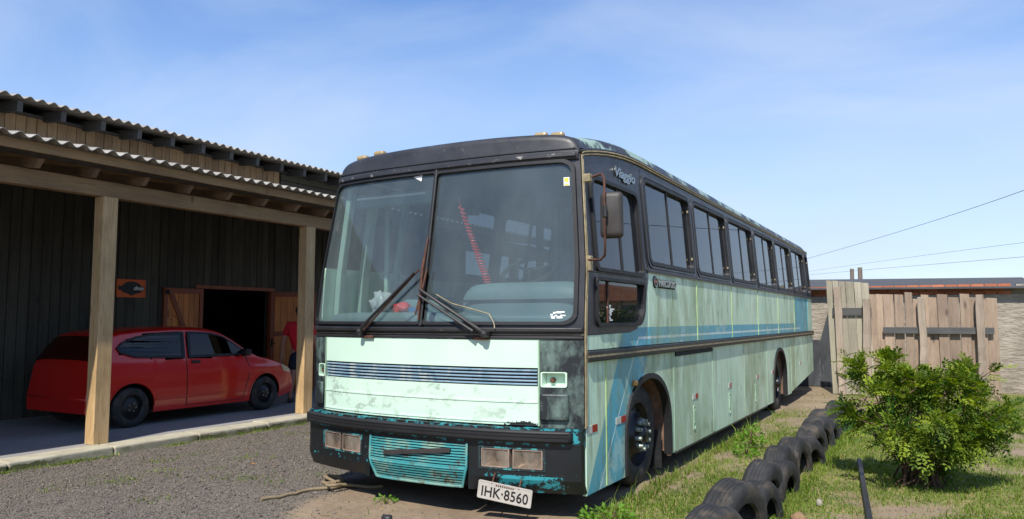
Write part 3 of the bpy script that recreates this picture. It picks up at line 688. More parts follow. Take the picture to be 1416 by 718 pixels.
# --- front panels
B(MB().slab(-.85, .755, 1.064, 1.262, front, .006, -.03, 24, 3), 'front_panel', 'mint', smooth=30)
B(MB().slab(-.85, .755, 0.655, .933, front, .006, -.03, 24, 4), 'front_panel', 'mint', smooth=30)
B(MB().slab(-.85, .755, .815, .826, front, .011, -.0, 24, 1), 'panel_rib', 'mint')
B(MB().slab(-.85, .755, .672, .682, front, .011, -.0, 24, 1), 'panel_rib', 'mint')
lv = B(MB().slab(-.85, .755, 0.935, 1.062, front, -.018, -.03, 24, 1), 'louvre_back', 'louvre_dark')
for k in range(5):
    z = .941 + k * .0245; B(MB().slab(-.845, .75, z, z + .012, front, .006, -.02, 24, 1), 'louvre_slat', 'louvre', bevel=.003)
B(MB().slab(.757, .765, .655, 1.262, front, .012, -.02, 1, 6), 'panel_edge', 'joint'); B(MB().slab(-.86, -.852, .655, 1.262, front, .012, -.02, 1, 6), 'panel_edge', 'joint')
# black corner panels with lamp recess
for sg in (1, -1):
    q_ = lambda a: a if sg > 0 else 1 - (1 - a) * .56; P = lambda a, b: (a, b) if sg > 0 else (-q_(b), -q_(a))
    a, b = P(.768, 1.0); mb = MB()
    mb.slab(a, b, 1.04, 1.265, front, .004, -.03, 8, 3); mb.slab(a, b, .645, .925, front, .004, -.03, 8, 4)
    a, b = P(.915, 1.0); mb.slab(a, b, .925, 1.04, front, .004, -.03, 4, 1); B(mb, 'corner_panel', 'black_corner', smooth=30)
    a, b = P(.77, .912); rec = B(MB().ring(rr(a, b, .928, 1.037, .012), rr(a + .008, b - .008, .936, 1.030, .01), front, .007, -.07), 'lamp_recess', 'mint')
    B(MB().slab(a + .01, b - .01, .93, 1.035, front, -.06, -.068, 3, 2), 'recess_back', 'mint', parent=rec)
    c = front((a + b) / 2 - .02, .975, -.045); mb = MB().lathe([(0, -.02), (.016, -.018), (.02, 0), (.02, .01)], c, 'y', 12); B(mb, 'bulb_socket', 'rust', smooth=40, parent=rec)
    a, b = P(.77, .925); B(MB().slab(a, b, .695, .885, front, .034, -.0, 6, 3), 'corner_block', 'black_corner', smooth=40, bevel=.012)
# trim ridges under the windscreen
B(MB().slab(-1.0, 1.0, 1.318, 1.352, front, .032, -.02, 32, 1), 'windscreen_sill', 'black_trim', bevel=.008, smooth=40)
B(MB().slab(-1.0, 1.0, 1.268, 1.288, front, .014, -.02, 32, 1), 'front_moulding', 'black_trim', bevel=.004, smooth=40)
B(MB().slab(-1.0, 1.0, 1.288, 1.318, front, .004, -.03, 32, 1), 'front_moulding', 'black_band', smooth=40)
B(MB().slab(-1.0, 1.0, 1.298, 1.303, front, .010, -.0, 32, 1), 'front_bead', 'cream_trim')
# windscreen
wl = rr(-.985, -.012, 1.395, 2.585, (.05, .02, .02, .06), 6, 12); wr_ = rr(.012, .95, 1.395, 2.575, (.02, .07, .08, .02), 6, 12)
def stretch(L, a0, a1, b0, b1):   # outer loop with same count
    return L
wsf = B(MB().ring(rr(-1.0, -.0, 1.352, 2.64, .004, 6, 12), wl, front, .006, -.03), 'windscreen_frame', 'black_band', smooth=40)
B(MB().ring(rr(.0, 1.0, 1.352, 2.64, .004, 6, 12), wr_, front, .006, -.03), 'windscreen_frame', 'black_band', smooth=40)
B(MB().ring(rr(-.998, -.0015, 1.372, 2.612, (.06, .03, .03, .07), 6, 12), wl, front, .028, .0), 'rubber_seal', 'rubber', smooth=50)
B(MB().ring(rr(.0015, .972, 1.372, 2.602, (.03, .08, .09, .03), 6, 12), wr_, front, .028, .0), 'rubber_seal', 'rubber', smooth=50)
B(MB().slab(-.012, .012, 1.36, 2.62, front, .036, .0, 2, 6), 'centre_post', 'black_trim', bevel=.008)
B(MB().slab(-.99, -.006, 1.385, 2.595, front, .004, -.002, 30, 16), 'windscreen', 'windshield_glass', smooth=60)
B(MB().slab(.006, .955, 1.385, 2.585, front, .004, -.002, 30, 16), 'windscreen', 'windshield_glass', smooth=60)
blackish('brow', (.13, .13, .14), (.20, .20, .21), (.62, .60, .57), 5, .45, .57, .62, .8)
B(MB().slab(-.985, .98, 2.672, 2.680, lambda a, b, d: front(a, b, d), .038, .0, 36, 1), 'cap_seam', 'black_trim')
B(MB().slab(-.99, .985, 2.612, 2.642, front, .044, .0, 36, 1), 'brow_moulding', 'brow', bevel=.006, smooth=40)
# stickers on the screen
B(MB().slab(.895, .93, 2.395, 2.46, front, .006, .0045, 1, 1), 'sticker', 'white_paint'); B(MB().slab(.90, .925, 2.425, 2.455, front, .0075, .0062, 1, 1), 'sticker_print', 'yellow_print'); B(MB().slab(.90, .925, 2.398, 2.408, front, .0075, .0062, 1, 1), 'sticker_print', 'yellow_print')
B(MB().plate([(-.20, 2.575), (-.125, 2.585), (-.128, 2.53)], front, .006, .0045), 'sticker', 'white_paint')
mb = MB(); random.seed(3)
for k in range(16):
    a = .80 + random.random() * .09; b = 1.415 + random.random() * .045; mb.slab(a, a + random.uniform(.008, .022), b, b + random.uniform(.006, .014), front, .006, .0045, 1, 1)
B(mb, 'sticker', 'white_paint')
# wipers
def fp(s, z, d): return Vector(front(s, z, d))
w1 = B(MB().tube([fp(-.46, 1.315, .05), fp(-.44, 1.345, .075), fp(-.06, 1.775, .07)], [.018, .014, .010], 8), 'wiper_arm', 'arm_metal', smooth=50)
B(MB().tube([fp(-.43, 1.325, .06), fp(-.03, 1.80, .06)], [.008, .007], 6), 'wiper_link', 'rust', parent=w1)
B(MB().tube([fp(.005, 2.05, .05), fp(-.012, 1.80, .052), fp(-.004, 1.41, .05)], [.007, .013, .007], 6), 'wiper_blade', 'rust', parent=w1, smooth=50)
B(MB().lathe([(0, -.04), (.024, -.03), (.026, 0), (.026, .06)], fp(-.46, 1.315, .05), 'y', 12), 'wiper_pivot', 'arm_metal', parent=w1, smooth=40)
w2 = B(MB().tube([fp(.46, 1.305, .05), fp(.44, 1.335, .085), fp(-.0, 1.64, .08)], [.02, .016, .012], 8), 'wiper_arm', 'arm_metal', smooth=50)
B(MB().tube([fp(.40, 1.325, .085), fp(-.01, 1.60, .08)], [.012, .010], 6), 'wiper_link', 'arm_metal', parent=w2)
B(MB().tube([fp(.022, 1.80, .05), fp(.004, 1.62, .056), fp(-.03, 1.45, .05)], [.007, .012, .007], 6), 'wiper_blade', 'rust', parent=w2, smooth=50)
B(MB().lathe([(0, -.04), (.026, -.03), (.028, 0), (.028, .06)], fp(.46, 1.305, .05), 'y', 12), 'wiper_pivot', 'arm_metal', parent=w2, smooth=40)
for s in (-.42, .42): B(MB().slab(s - .05, s + .05, 1.262, 1.284, front, .03, .0, 1, 1), 'bonnet_latch', 'rust', bevel=.004)
B(MB().tube([fp(.10, 1.60, .03), fp(.22, 1.53, .035), fp(.38, 1.48, .03), fp(.47, 1.45, .03), fp(.51, 1.38, .04), fp(.52, 1.345, .05)], .005, 6), 'loose_wire', 'cream_trim', smooth=60)

# --- bumper
def bfr(s, z, d=0): return front(s, z, d + .055 - (.05 * max(0, (.285 - z) / .1) if abs(s) > .40 else 0))
mb = MB()
HL = (.425, .815, .345, .505)
for sg in (1, -1):
    q = lambda a, b: (min(a * sg, b * sg), max(a * sg, b * sg))
    a, b = q(.36, .425); mb.slab(a, b, .285, .53, bfr, 0, -.05, 2, 4); mb.slab(a, b, .19, .285, bfr, 0, -.05, 2, 2)
    a, b = q(.815, 1.0); mb.slab(a, b, .285, .53, bfr, 0, -.05, 8, 4); mb.slab(a, b, .19, .285, bfr, 0, -.05, 8, 2)
    a, b = q(.425, .815); mb.slab(a, b, .505, .53, bfr, 0, -.05, 8, 1); mb.slab(a, b, .285, .345, bfr, 0, -.05, 8, 1); mb.slab(a, b, .19, .285, bfr, 0, -.05, 8, 2)
mb.slab(-.36, .36, .505, .53, bfr, 0, -.05, 10, 1)
bump = B(mb, 'bumper', 'bumper', smooth=30)
B(MB().slab(-1.005, .962, .545, .632, front, .105, -.01, 40, 2), 'bumper_rubber', 'rubber', bevel=.02, smooth=50)
mb = MB()
for z in (.562, .588, .612): mb.slab(-.99, .95, z, z + .006, front, .109, .09, 40, 1)
B(mb, 'rubber_rib', 'dark')
B(MB().slab(-1.0, 1.0, .53, .545, front, .06, -.02, 30, 1), 'bumper_lip', 'bumper'); B(MB().slab(-1.0, 1.0, .632, .645, front, .07, -.02, 30, 1), 'bumper_lip', 'bumper')
B(MB().slab(.955, 1.0, .545, .632, front, .065, -.02, 4, 1), 'bumper_lip', 'bumper')
# headlamps
for sg in (1, -1):
    a, b = (HL[0], HL[1]) if sg > 0 else (-HL[1], -HL[0]); mid = (a + b) / 2
    fr_ = B(MB().ring(rr(a, b, HL[2], HL[3], .006), rr(a + .014, b - .014, HL[2] + .012, HL[3] - .012, .006), bfr, .006, -.07), 'headlamp_housing', 'housing')
    B(MB().slab(a, b, HL[2], HL[3], bfr, -.065, -.07, 8, 1), 'housing_back', 'dark', parent=fr_)
    for p0, p1 in ((a + .018, mid - .010), (mid + .010, b - .018)):
        cxm = (p0 + p1) / 2; hw = (p1 - p0) / 2
        hl = B(MB().ring(rr(p0, p1, HL[2] + .014, HL[3] - .014, .006), rr(p0 + .006, p1 - .006, HL[2] + .020, HL[3] - .020, .006), bfr, .003, -.055), 'headlamp', 'lamp_inner')
        def bowl(u, v, p0=p0, p1=p1):
            s = p0 + (p1 - p0) * u; z = HL[2] + .016 + (HL[3] - HL[2] - .032) * v; dd = -.052 + .035 * min(1, max(abs(2 * u - 1), abs(2 * v - 1)) ** 2.5); return bfr(s, z, dd)
        B(MB().grid(10, 6, bowl), 'reflector_bowl', 'lamp_inner', smooth=60, parent=hl)
        B(MB().slab(p0 + .004, p1 - .004, HL[2] + .018, HL[3] - .018, bfr, -.004, -.010, 5, 2), 'lens', 'lamp_glass', parent=hl)
        c = bfr(cxm, (HL[2] + HL[3]) / 2, -.045); B(MB().lathe([(0, -.028), (.012, -.024), (.016, -.01), (.02, 0)], c, 'y', 10), 'bulb', 'chrome', smooth=40, parent=hl)
# grille
def gfr(s, z, d=0):
    k = min(1, max(0, (.515 - z) / .2)); return front(s, z, d + .055 + .03 * math.sin(k * math.pi * .5) * (1 - abs(s / .38) ** 4) - max(0, (.31 - z)) * .35)
hwz = lambda z: .352 - .04 * max(0, (.33 - z) / .14) if z < .33 else .352
gr = B(MB().slab(-.34, .34, .205, .512, gfr, -.03, -.045, 16, 6), 'grille', 'dark')
for k in range(9):
    z = .336 + k * .0196; w = hwz(z); B(MB().slab(-w, w, z, z + .0105, gfr, .0, -.02, 16, 1), 'grille_slat', 'teal', parent=gr)
for k in range(6):
    z = .205 + k * .0198; w = hwz(z); B(MB().slab(-w, w, z, z + .0105, gfr, .0, -.02, 16, 1), 'grille_slat', 'teal', parent=gr)
for sg in (-1, 1): B(MB().tube([gfr(sg * hwz(z), z, .004) for z in np.linspace(.195, .512, 10)], .010, 6), 'grille_edge', 'teal', smooth=60, parent=gr)
B(MB().tube([gfr(hwz(.195) * (2 * k / 16 - 1), .195, .0) for k in range(17)], .010, 6), 'grille_edge', 'teal', smooth=60, parent=gr)
B(MB().tube([gfr(hwz(.325) * (2 * k / 16 - 1), .327, .0) for k in range(17)], .008, 6), 'grille_edge', 'teal', smooth=60, parent=gr)
lo = [gfr(-.23, .395, .018), gfr(-.21, .375, .018), gfr(.255, .450, .018), gfr(.235, .478, .018)]; hi = [gfr(-.23, .395, .002), gfr(-.21, .375, .002), gfr(.255, .450, .002), gfr(.235, .478, .002)]
mb = MB(); mb.slab(0, 1, 0, 1, lambda a, b, d: gfr(-.225 + .475 * a, (.378 + .034 * b) + .062 * a, d), .020, .001, 12, 1); B(mb, 'badge_bar', 'badge_dark', parent=gr, bevel=.003)
# number plate hanging crooked below the right lamps
pl_c = Vector(front(.595, .185, .085)); ex = (Vector(front(.70, .165, .08)) - Vector(front(.48, .205, .08))).normalized(); nrm = Vector((.22, -1, -.05)).normalized(); ex = (ex - nrm * ex.dot(nrm)).normalized(); ezv = nrm.cross(ex) * 1
if ezv.z < 0: ezv = -ezv
def pf(a, b, d): return tuple(pl_c + ex * a + ezv * b + nrm * d)
plt = B(MB().plate(rr(-.2, .2, -.065, .065, .012, 4, 2), pf, .003, 0), 'number_plate', 'plate')
B(MB().ring(rr(-.197, .197, -.062, .062, .012), rr(-.190, .190, -.055, .055, .010), pf, .0045, .002), 'plate_rim', 'plate', parent=plt)
T = text_mesh('IHK\u00b78560', .088, extrude=.0006, spacing=1.04, bold=.0012)
xs = [v.co.x for v in T.vertices]; wd = max(xs) - min(xs); k = .345 / wd; T.transform(Matrix.Diagonal((k, 1.15, 1, 1)))
T.transform(Matrix(((ex.x, ezv.x, nrm.x, pf(0, -.012, .004)[0]), (ex.y, ezv.y, nrm.y, pf(0, -.012, .004)[1]), (ex.z, ezv.z, nrm.z, pf(0, -.012, .004)[2]), (0, 0, 0, 1)))); mesh_obj('lettering', T, 'plate_ink', plt)
mb = MB()
for k in range(9): mb.plate([(-.07 + k * .0155, .040), (-.06 + k * .0155, .040), (-.06 + k * .0155, .051), (-.07 + k * .0155, .051)], pf, .0045, .003)
B(mb, 'plate_band', 'rust', parent=plt)
B(MB().tube([pf(-.1, .05, .002), pf(-.1, .14, -.06)], .006, 6), 'plate_bracket', 'rust', parent=plt); B(MB().tube([pf(.1, .05, .002), pf(.1, .15, -.06)], .006, 6), 'plate_bracket', 'rust', parent=plt)

# --- mirror
ma = MB(); A0 = Vector((.005, .085, 2.44)); A1_ = Vector((.005, .06, 1.84))
ma.tube([A0, A0 + Vector((.08, .02, .025)), (.15, .0, 2.445), (.18, -.03, 2.40), (.185, -.045, 2.2), (.185, -.04, 1.9), (.17, -.01, 1.86), (.12, .03, 1.835), A1_], .009, 8)
mir = B(ma, 'mirror_arm', 'rust', smooth=60)
for z in (2.44, 1.84, 1.79): B(MB().box(-.02, .035, .05, .10, z - .03, z + .03), 'arm_bracket', 'cream_trim', bevel=.006, parent=mir)
def mf(a, b, d):  # mirror head plane: faces backwards; back shell seen from the front
    n = Vector((.25, -.93, .0)).normalized(); e = Vector((.93, .25, 0)).normalized(); c = Vector((.205, .045, 2.15)); return tuple(c + e * a + Vector((0, 0, 1)) * b + n * d)
mb = MB(); lay = [(.0, .0), (.02, .012), (.05, .012), (.075, .0), (.085, -.03)]
L0 = rr(-.072, .072, -.155, .155, .028, 4, 3); n = len(L0); V = []; F = []
for d, g in lay: V += [mf(a * (1 + g / .1), b * (1 + g / .18), (d - .03) * .8) for a, b in L0]
for j in range(len(lay) - 1): F += [(j * n + i, j * n + (i + 1) % n, (j + 1) * n + (i + 1) % n, (j + 1) * n + i) for i in range(n)]
F += [tuple(range(n)), tuple((len(lay) - 1) * n + i for i in range(n))]; mb.add(V, F); B(mb, 'mirror_head', 'mirror_shell', smooth=50, parent=mir)
B(MB().plate(rr(-.06, .06, -.145, .145, .025, 4, 3), mf, -.045, -.047), 'mirror_glass', 'chrome', parent=mir)
B(MB().tube([(.187, -.042, 2.21), (.187, -.042, 2.13)], .018, 8), 'clamp', 'arm_metal', parent=mir)

# --- wheels
def bus_wheel(name, dual):
    root = MB()
    R0 = .44
    prof = [(.27, .0), (.30, .012), (.36, .014), (.41, .004), (.432, -.02), (R0, -.05), (R0, -.19), (.432, -.22), (.40, -.24), (.30, -.235), (.27, -.22)]
    t = MB().lathe(prof, (0, 0, 0), 'x', 40, closed=True); 
    for k in range(3): t.lathe([(R0 + .003, -.075 - k * .04), (R0 + .003, -.088 - k * .04), (R0 - .01, -.082 - k * .04)], (0, 0, 0), 'x', 40, closed=True)
    return t
def make_wheel(x, y, sgn, rear):
    c = Vector((x, y, .42)); w = bus_wheel('wheel', rear)
    T = lambda p: (c.x + sgn * p[0], c.y + p[1], c.z + p[2])
    wm = MB(); wm.add([T(p) for p in w.v], w.f); wh = B(wm, 'wheel', 'tyre', smooth=45)
    dish = [(.285, .005), (.272, .0), (.262, -.03), (.25, -.055), (.20, -.05), (.165, -.02), (.15, .018), (.06, .022), (0, .022)] if not rear else [(.285, .005), (.272, .0), (.262, -.06), (.25, -.12), (.18, -.12), (.15, -.08), (.10, -.06), (.08, .02), (0, .02)]
    d = MB().lathe(dish, (0, 0, 0), 'x', 40); wm = MB(); wm.add([T(p) for p in d.v], d.f); B(wm, 'rim', 'car_rim', smooth=50, parent=wh)
    hub = MB().lathe([(.075, .02), (.07, .06), (.05, .075), (0, .078)], (0, 0, 0), 'x', 20); wm = MB(); wm.add([T(p) for p in hub.v], hub.f); B(wm, 'hub_cap', 'car_rim', smooth=50, parent=wh)
    if sgn > 0 and not rear:
        for k in range(10):
            a = R(36 * k + 8); q = MB().lathe([(0, .075), (.016, .073), (.018, .055), (.0185, .05), (.020, .048), (.020, .012)], (0, .118 * math.cos(a), .118 * math.sin(a)), 'x', 8); wm = MB(); wm.add([T(p) for p in q.v], q.f); B(wm, 'wheel_nut', 'nut_metal', smooth=35, parent=wh)
        for k in range(8):
            a = R(45 * k); q = MB().lathe([(0, -.046), (.026, -.046), (.028, -.052)], (0, .222 * math.cos(a), .222 * math.sin(a)), 'x', 10); wm = MB(); wm.add([T(p) for p in q.v], q.f); B(wm, 'hand_hole', 'dark', parent=wh)
make_wheel(-.10, 1.37, 1, False); make_wheel(-.07, 7.60, 1, True); make_wheel(-2.44, 1.37, -1, False); make_wheel(-2.47, 7.60, -1, True)
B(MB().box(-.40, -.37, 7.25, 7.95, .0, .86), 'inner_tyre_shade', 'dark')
B(MB().box(-.38, -.05, 1.83, 1.845, .06, .40), 'mudflap', 'rubber')
# underbody
B(MB().box(-2.49, -.05, 2.0, 7.0, .24, .30), 'underfloor', 'underbody'); B(MB().box(-2.0, -.6, .1, 11.0, .34, .9), 'chassis', 'underbody')
B(MB().box(-2.49, -.05, 8.2, 11.1, .46, .52), 'underfloor', 'underbody'); B(MB().box(-2.49, -.05, .03, .78, .26, .30), 'underfloor', 'underbody')
# --- interior
B(MB().box(-2.50, -.04, .05, 11.15, .96, 1.0), 'floor', 'interior_grey')
B(MB().box(-2.36, -.10, .3, 11.1, 2.68, 2.72), 'ceiling', 'interior_grey')
B(MB().box(-2.50, -.06, 2.5, 2.54, 1.0, 1.72), 'partition', 'interior_grey')
def hump(x0, x1, y0, y1, z0, z1, r):
    mb = MB(); N = 10
    def f(u, v):
        x = x0 + (x1 - x0) * u; t = v * 2.2
        if t < 1: y = y0 - .0; z = z0 + (z1 - r - z0) * t; y = y0
        else:
            a = min(1, (t - 1) / .6) * math.pi / 2; y = y0 + r * (1 - math.cos(a)); z = z1 - r + r * math.sin(a)
            if t > 1.6: y += (t - 1.6) / .6 * (y1 - y0 - r)
        e = abs(2 * u - 1) ** 8 * .05
        return (x, y + e, z - e)
    return mb.grid(20, 22, f)
d1 = B(hump(-1.12, -.07, .10, .75, 1.0, 1.70, .12), 'dashboard', 'dash_teal', smooth=60)
B(MB().box(-1.11, -.08, .092, .10, 1.545, 1.565), 'dash_seam', 'dash_dark', parent=d1)
B(MB().box(-1.13, -.06, .06, .12, 1.30, 1.44), 'dash_base', 'dash_teal', bevel=.02, parent=d1)
B(hump(-2.45, -1.14, -.02, .55, 1.0, 1.47, .06), 'dash_shelf', 'dash_teal', smooth=60)
B(hump(-2.25, -1.75, .75, 1.2, 1.0, 1.62, .10), 'guide_seat', 'dash_teal', smooth=60)
# steering wheel, column, driver's seat
sw = MB(); c = Vector((-.66, .42, 1.80)); tilt = R(32); e1 = Vector((1, 0, 0)); e2 = Vector((0, math.cos(tilt), math.sin(tilt)))
sw.tube([c + (e1 * math.cos(a) + e2 * math.sin(a)) * .225 for a in np.linspace(0, 2 * math.pi, 33)[:-1]], .019, 8, closed=True)
st = B(sw, 'steering_wheel', 'dark', smooth=60)
for a in (R(30), R(150), R(270)): B(MB().tube([c, c + (e1 * math.cos(a) + e2 * math.sin(a)) * .22], .011, 6), 'spoke', 'dark', parent=st)
B(MB().tube([c, c + Vector((0, -.22, -.55))], .03, 8), 'column', 'dark', parent=st)
B(MB().box(-.60, -.12, .85, 1.05, 1.30, 1.42), 'driver_seat', 'seat_cloth', bevel=.05); B(MB().box(-.50, -.12, 1.02, 1.12, 1.30, 1.98), 'seat_back', 'pink_cloth', bevel=.05); B(MB().box(-.44, -.28, .88, 1.0, 1.0, 1.31), 'seat_pedestal', 'dark')
def curt(x0, x1, y, z0, z1, k):
    return MB().grid(60, 4, lambda u, v: (x0 + (x1 - x0) * u, y + .035 * math.sin(u * k) + .015 * math.sin(u * k * 2.3 + v), z0 + (z1 - z0) * v))
B(curt(-1.25, -.62, 2.05, 1.2, 2.55, 42), 'curtain', 'curtain', smooth=80); B(curt(-.5, -.12, 1.9, 1.3, 2.5, 30), 'curtain', 'curtain', smooth=80)
B(MB().box(-1.42, -1.36, 2.0, 2.06, 1.0, 2.7), 'interior_post', 'dash_dark')
B(MB().box(-1.30, -.1, 2.12, 2.15, 1.0, 2.7), 'cab_partition', 'interior_grey')
# far side: driver's cabin door pillars and glass
for y, w, mt in ((.19, .035, 'interior_mint'), (.50, .05, 'interior_mint'), (.98, .03, 'interior_mint'), (1.36, .045, 'black_band')): B(MB().slab(y - w, y + w, 1.0, 2.62, far, -.04, -.095, 1, 8), 'door_pillar', mt, bevel=.008)
B(MB().slab(.03, 1.39, 1.19, 1.86, far, 0, -.03, 2, 2), 'door_panel', 'side'); B(MB().slab(.16, 1.40, 2.55, 2.66, far, 0, -.03, 2, 2), 'door_header', 'black_band')
B(MB().slab(.14, 1.38, 1.85, 2.56, far, -.01, -.015, 2, 2), 'door_glass', 'tinted_glass')
B(MB().box(-2.34, -2.30, .66, .70, 1.0, 2.66), 'grab_pole', 'interior_mint', bevel=.01)
B(MB().box(-2.40, -1.42, .22, .34, 2.40, 2.52), 'sun_visor', 'dash_teal', bevel=.03)
B(MB().box(-2.30, -1.55, .215, .222, 2.47, 2.49), 'visor_strip', 'white_paint')
mb = MB(); P0 = Vector((-1.18, .16, 2.40)); P1 = Vector((-.93, .22, 1.71)); pts = []
for k in range(0, 361):
    t = k / 360; p = P0.lerp(P1, t); w = 0 if t < .10 else .018 + .010 * t; tt = t ** 1.3; a = tt * 2 * math.pi * 26; pts.append(p + Vector((w * math.cos(a), w * math.sin(a) * .9, w * .25 * math.sin(a))))
mb.tube(pts, .0055, 5); B(mb, 'coiled_cord', 'red_plastic', smooth=60)
# a few passenger seats
for y in (3.2, 4.1, 5.0, 5.9, 6.8, 7.7, 8.6, 9.5):
    for x in (-2.45, -1.0):
        B(MB().box(x, x + .9, y, y + .45, 1.25, 1.42), 'seat', 'seat_cloth', bevel=.04); B(MB().box(x, x + .9, y + .45, y + .58, 1.35, 2.08), 'seat_back', 'seat_cloth', bevel=.05)

# things lying on the dashboard shelf
def blob(name, c, r, seed, mat, n=2, amp=.3, parent=None):
    import bmesh
    bm = bmesh.new(); bmesh.ops.create_icosphere(bm, subdivisions=n, radius=1); rs = random.Random(seed); ph = [rs.uniform(0, 6) for _ in range(6)]
    for v in bm.verts:
        p = v.co; k = 1 + amp * (math.sin(p.x * 4 + ph[0]) * math.sin(p.y * 5 + ph[1]) + .6 * math.sin(p.z * 7 + ph[2]) * math.sin(p.x * 9 + ph[3]) + .3 * math.sin(p.y * 13 + ph[4])) * .5
        v.co = Vector((c[0] + p.x * r[0] * k, c[1] + p.y * r[1] * k, c[2] + p.z * r[2] * k))
    me = bpy.data.meshes.new(name); bm.to_mesh(me); bm.free(); me.polygons.foreach_set('use_smooth', [True] * len(me.polygons))
    return mesh_obj(name, me, mat, parent)
o = blob('plastic_bag', (-1.93, .12, 1.545), (.10, .08, .09), 2, 'bag_film', 3, .7); setp(o, 'crumpled white plastic bag on the dashboard behind the split windscreen', 'bag')
o = blob('red_cloth', (-1.68, .10, 1.50), (.07, .06, .05), 5, 'red_plastic', 3, .6); setp(o, 'small red bundle on the dashboard beside the white bag', 'cloth')
o = MB().box(-1.58, -1.42, .04, .10, 1.47, 1.51).build('printed_box', 'blue_print', bevel=.004); setp(o, 'small blue and white printed packet on the dashboard', 'packet')

# ------------------------------------------------------------------ the wooden shed with its open porch (left)
SZ = -.12            # slab level
WX = -10.3           # wall plane
setp(MB().box(-19, -6.87, -16, 15, -.5, SZ).build('pavement', 'slab'), kind='structure')
y = -16.0; kb = bpy.data.objects.new('kerb', None); col.objects.link(kb); kb.location = (-6.7, 0, -.2); kb['kind'] = 'structure'
km = MB().box(-.17, .17, 0, 1.19, -.2, .083); kme = None; k = 0
while y < 15:
    if kme is None: o = MB(); o = km.build('kerb_stone', 'kerb', kb, bevel=.02, world=False); kme = o.data
    else:
        o = bpy.data.objects.new('kerb_stone', kme); col.objects.link(o); o.parent = kb; b_ = o.modifiers.new('bevel', 'BEVEL'); b_.width = .02; b_.segments = 2
    o.location = (random.uniform(-.008, .008), y, random.uniform(-.006, .006)); o.rotation_euler = (random.uniform(-.006, .006), 0, random.uniform(-.008, .008)); y += 1.2

shed = empty('wooden_shed', (WX, 3, SZ), 'long weathered plank shed with corrugated roofs and open porch beside the bus', 'shed')
def S(mb, name, mat, bevel=0, smooth=None, parent=None): return mb.build(name, mat, parent or shed, smooth, bevel)
def linked(name, me, parent, loc, rot=(0, 0, 0), scale=(1, 1, 1)):
    """copy of a part sharing its mesh; loc in world axes"""
    o = bpy.data.objects.new(name, me); col.objects.link(o); o.parent = parent
    pl = parent.location if parent.parent is None else parent.location
    o.location = Vector(loc) - parent.location; o.rotation_euler = rot; o.scale = scale; return o
# core walls behind the boards (back and ends close the room)
mb = MB(); mb.box(WX - .12, WX - .03, -15, 4.93, SZ, 4.62).box(WX - .12, WX - .03, 6.67, 14.5, SZ, 4.62).box(WX - .12, WX - .03, 4.93, 6.67, 2.03, 4.62)
S(mb, 'wall_frame', 'grey_plank'); S(MB().box(-18.6, WX - .12, -15, -14.9, SZ, 4.62).box(-18.6, WX - .12, 14.4, 14.5, SZ, 4.62).box(-18.7, -18.6, -15, 14.5, SZ, 4.62), 'wall_frame', 'grey_plank')
# lower grey planks
def bar_mesh(name, dx, dy, dz, mat, bevel_w=None):
    me = MB().box(-dx / 2, dx / 2, -dy / 2, dy / 2, 0, dz).mesh(name); me.materials.append(M[mat]); return me
pw = .163; pm = bar_mesh('plank', .03, pw - .012, 4.0, 'grey_plank'); pm2 = bar_mesh('plank', .03, pw - .012, 1.9, 'grey_plank')
y = .35
while y < 9.2:
    j = random.uniform(-.006, .006)
    if 4.85 < y < 6.75: linked('plank', pm2, shed, (WX + j, y, 2.08), (0, random.uniform(-.003, .003), 0))
    else: linked('plank', pm, shed, (WX + j, y, SZ), (0, random.uniform(-.003, .003), 0))
    y += pw
um = bar_mesh('upper_plank', .028, .150, .75, 'upper_board'); y = .5
while y < 6.85:
    linked('upper_plank', um, shed, (WX + .05 + random.uniform(-.006, .006), y, 3.86), (0, 0, random.uniform(-.01, .01))); y += .16
for k in range(5):
    S(MB().box(WX + .03, WX + .06, 6.87, 14.4, 3.86 + k * .152, 3.86 + k * .152 + .14), 'side_board', 'grey_plank', bevel=.004)
S(MB().box(WX + .02, WX + .09, -15, 14.4, 4.615, 4.66), 'wall_plate', 'dark_board')
# upper rafters (tails) and roof
rm = MB().box(-4.6, .58, -.04, .04, -.08, .075).mesh('upper_rafter'); rm.materials.append(M['dark_board'])
y = -14.6
while y < 14.4:
    linked('upper_rafter', rm, shed, (WX, y + .05, 4.66), (0, R(5), 0)); y += .655
lam = .177
def corr(L, n=6, amp=.026, th=.008, seg=8):
    mb = MB(); N = n * seg; prof = [(i / seg * lam, amp * math.cos(2 * math.pi * i / seg)) for i in range(N + 3)]
    V = []; F = []; W = len(prof)
    for zt in (0, -th):
        for xx in (0, -L):
            V += [(xx, a, b + zt) for a, b in prof]
    q = lambda l, e, i: (l * 2 + e) * W + i
    for i in range(W - 1):
        F += [(q(0, 0, i), q(0, 0, i + 1), q(0, 1, i + 1), q(0, 1, i)), (q(1, 0, i + 1), q(1, 0, i), q(1, 1, i), q(1, 1, i + 1)), (q(0, 0, i + 1), q(0, 0, i), q(1, 0, i), q(1, 0, i + 1)), (q(0, 1, i), q(0, 1, i + 1), q(1, 1, i + 1), q(1, 1, i))]
    F += [(q(0, 0, 0), q(0, 1, 0), q(1, 1, 0), q(1, 0, 0)), (q(0, 0, W - 1), q(1, 0, W - 1), q(1, 1, W - 1), q(0, 1, W - 1))]
    mb.add(V, F); me = mb.mesh('roof_sheet', smooth=50); me.materials.append(M['fibre']); return me
cm = corr(3.95); cm2 = corr(4.9)
y = -15.2; k = 0
while y < 14.6:
    linked('roof_sheet', cm, shed, (-6.42 + random.uniform(-.012, .012), y, 3.425 + (k % 2) * .004), (0, R(8.2), 0)); linked('roof_sheet', cm2, shed, (-9.62 + random.uniform(-.012, .012), y, 4.735 + (k % 2) * .004), (0, R(9), 0))
    y += lam * 6; k += 1
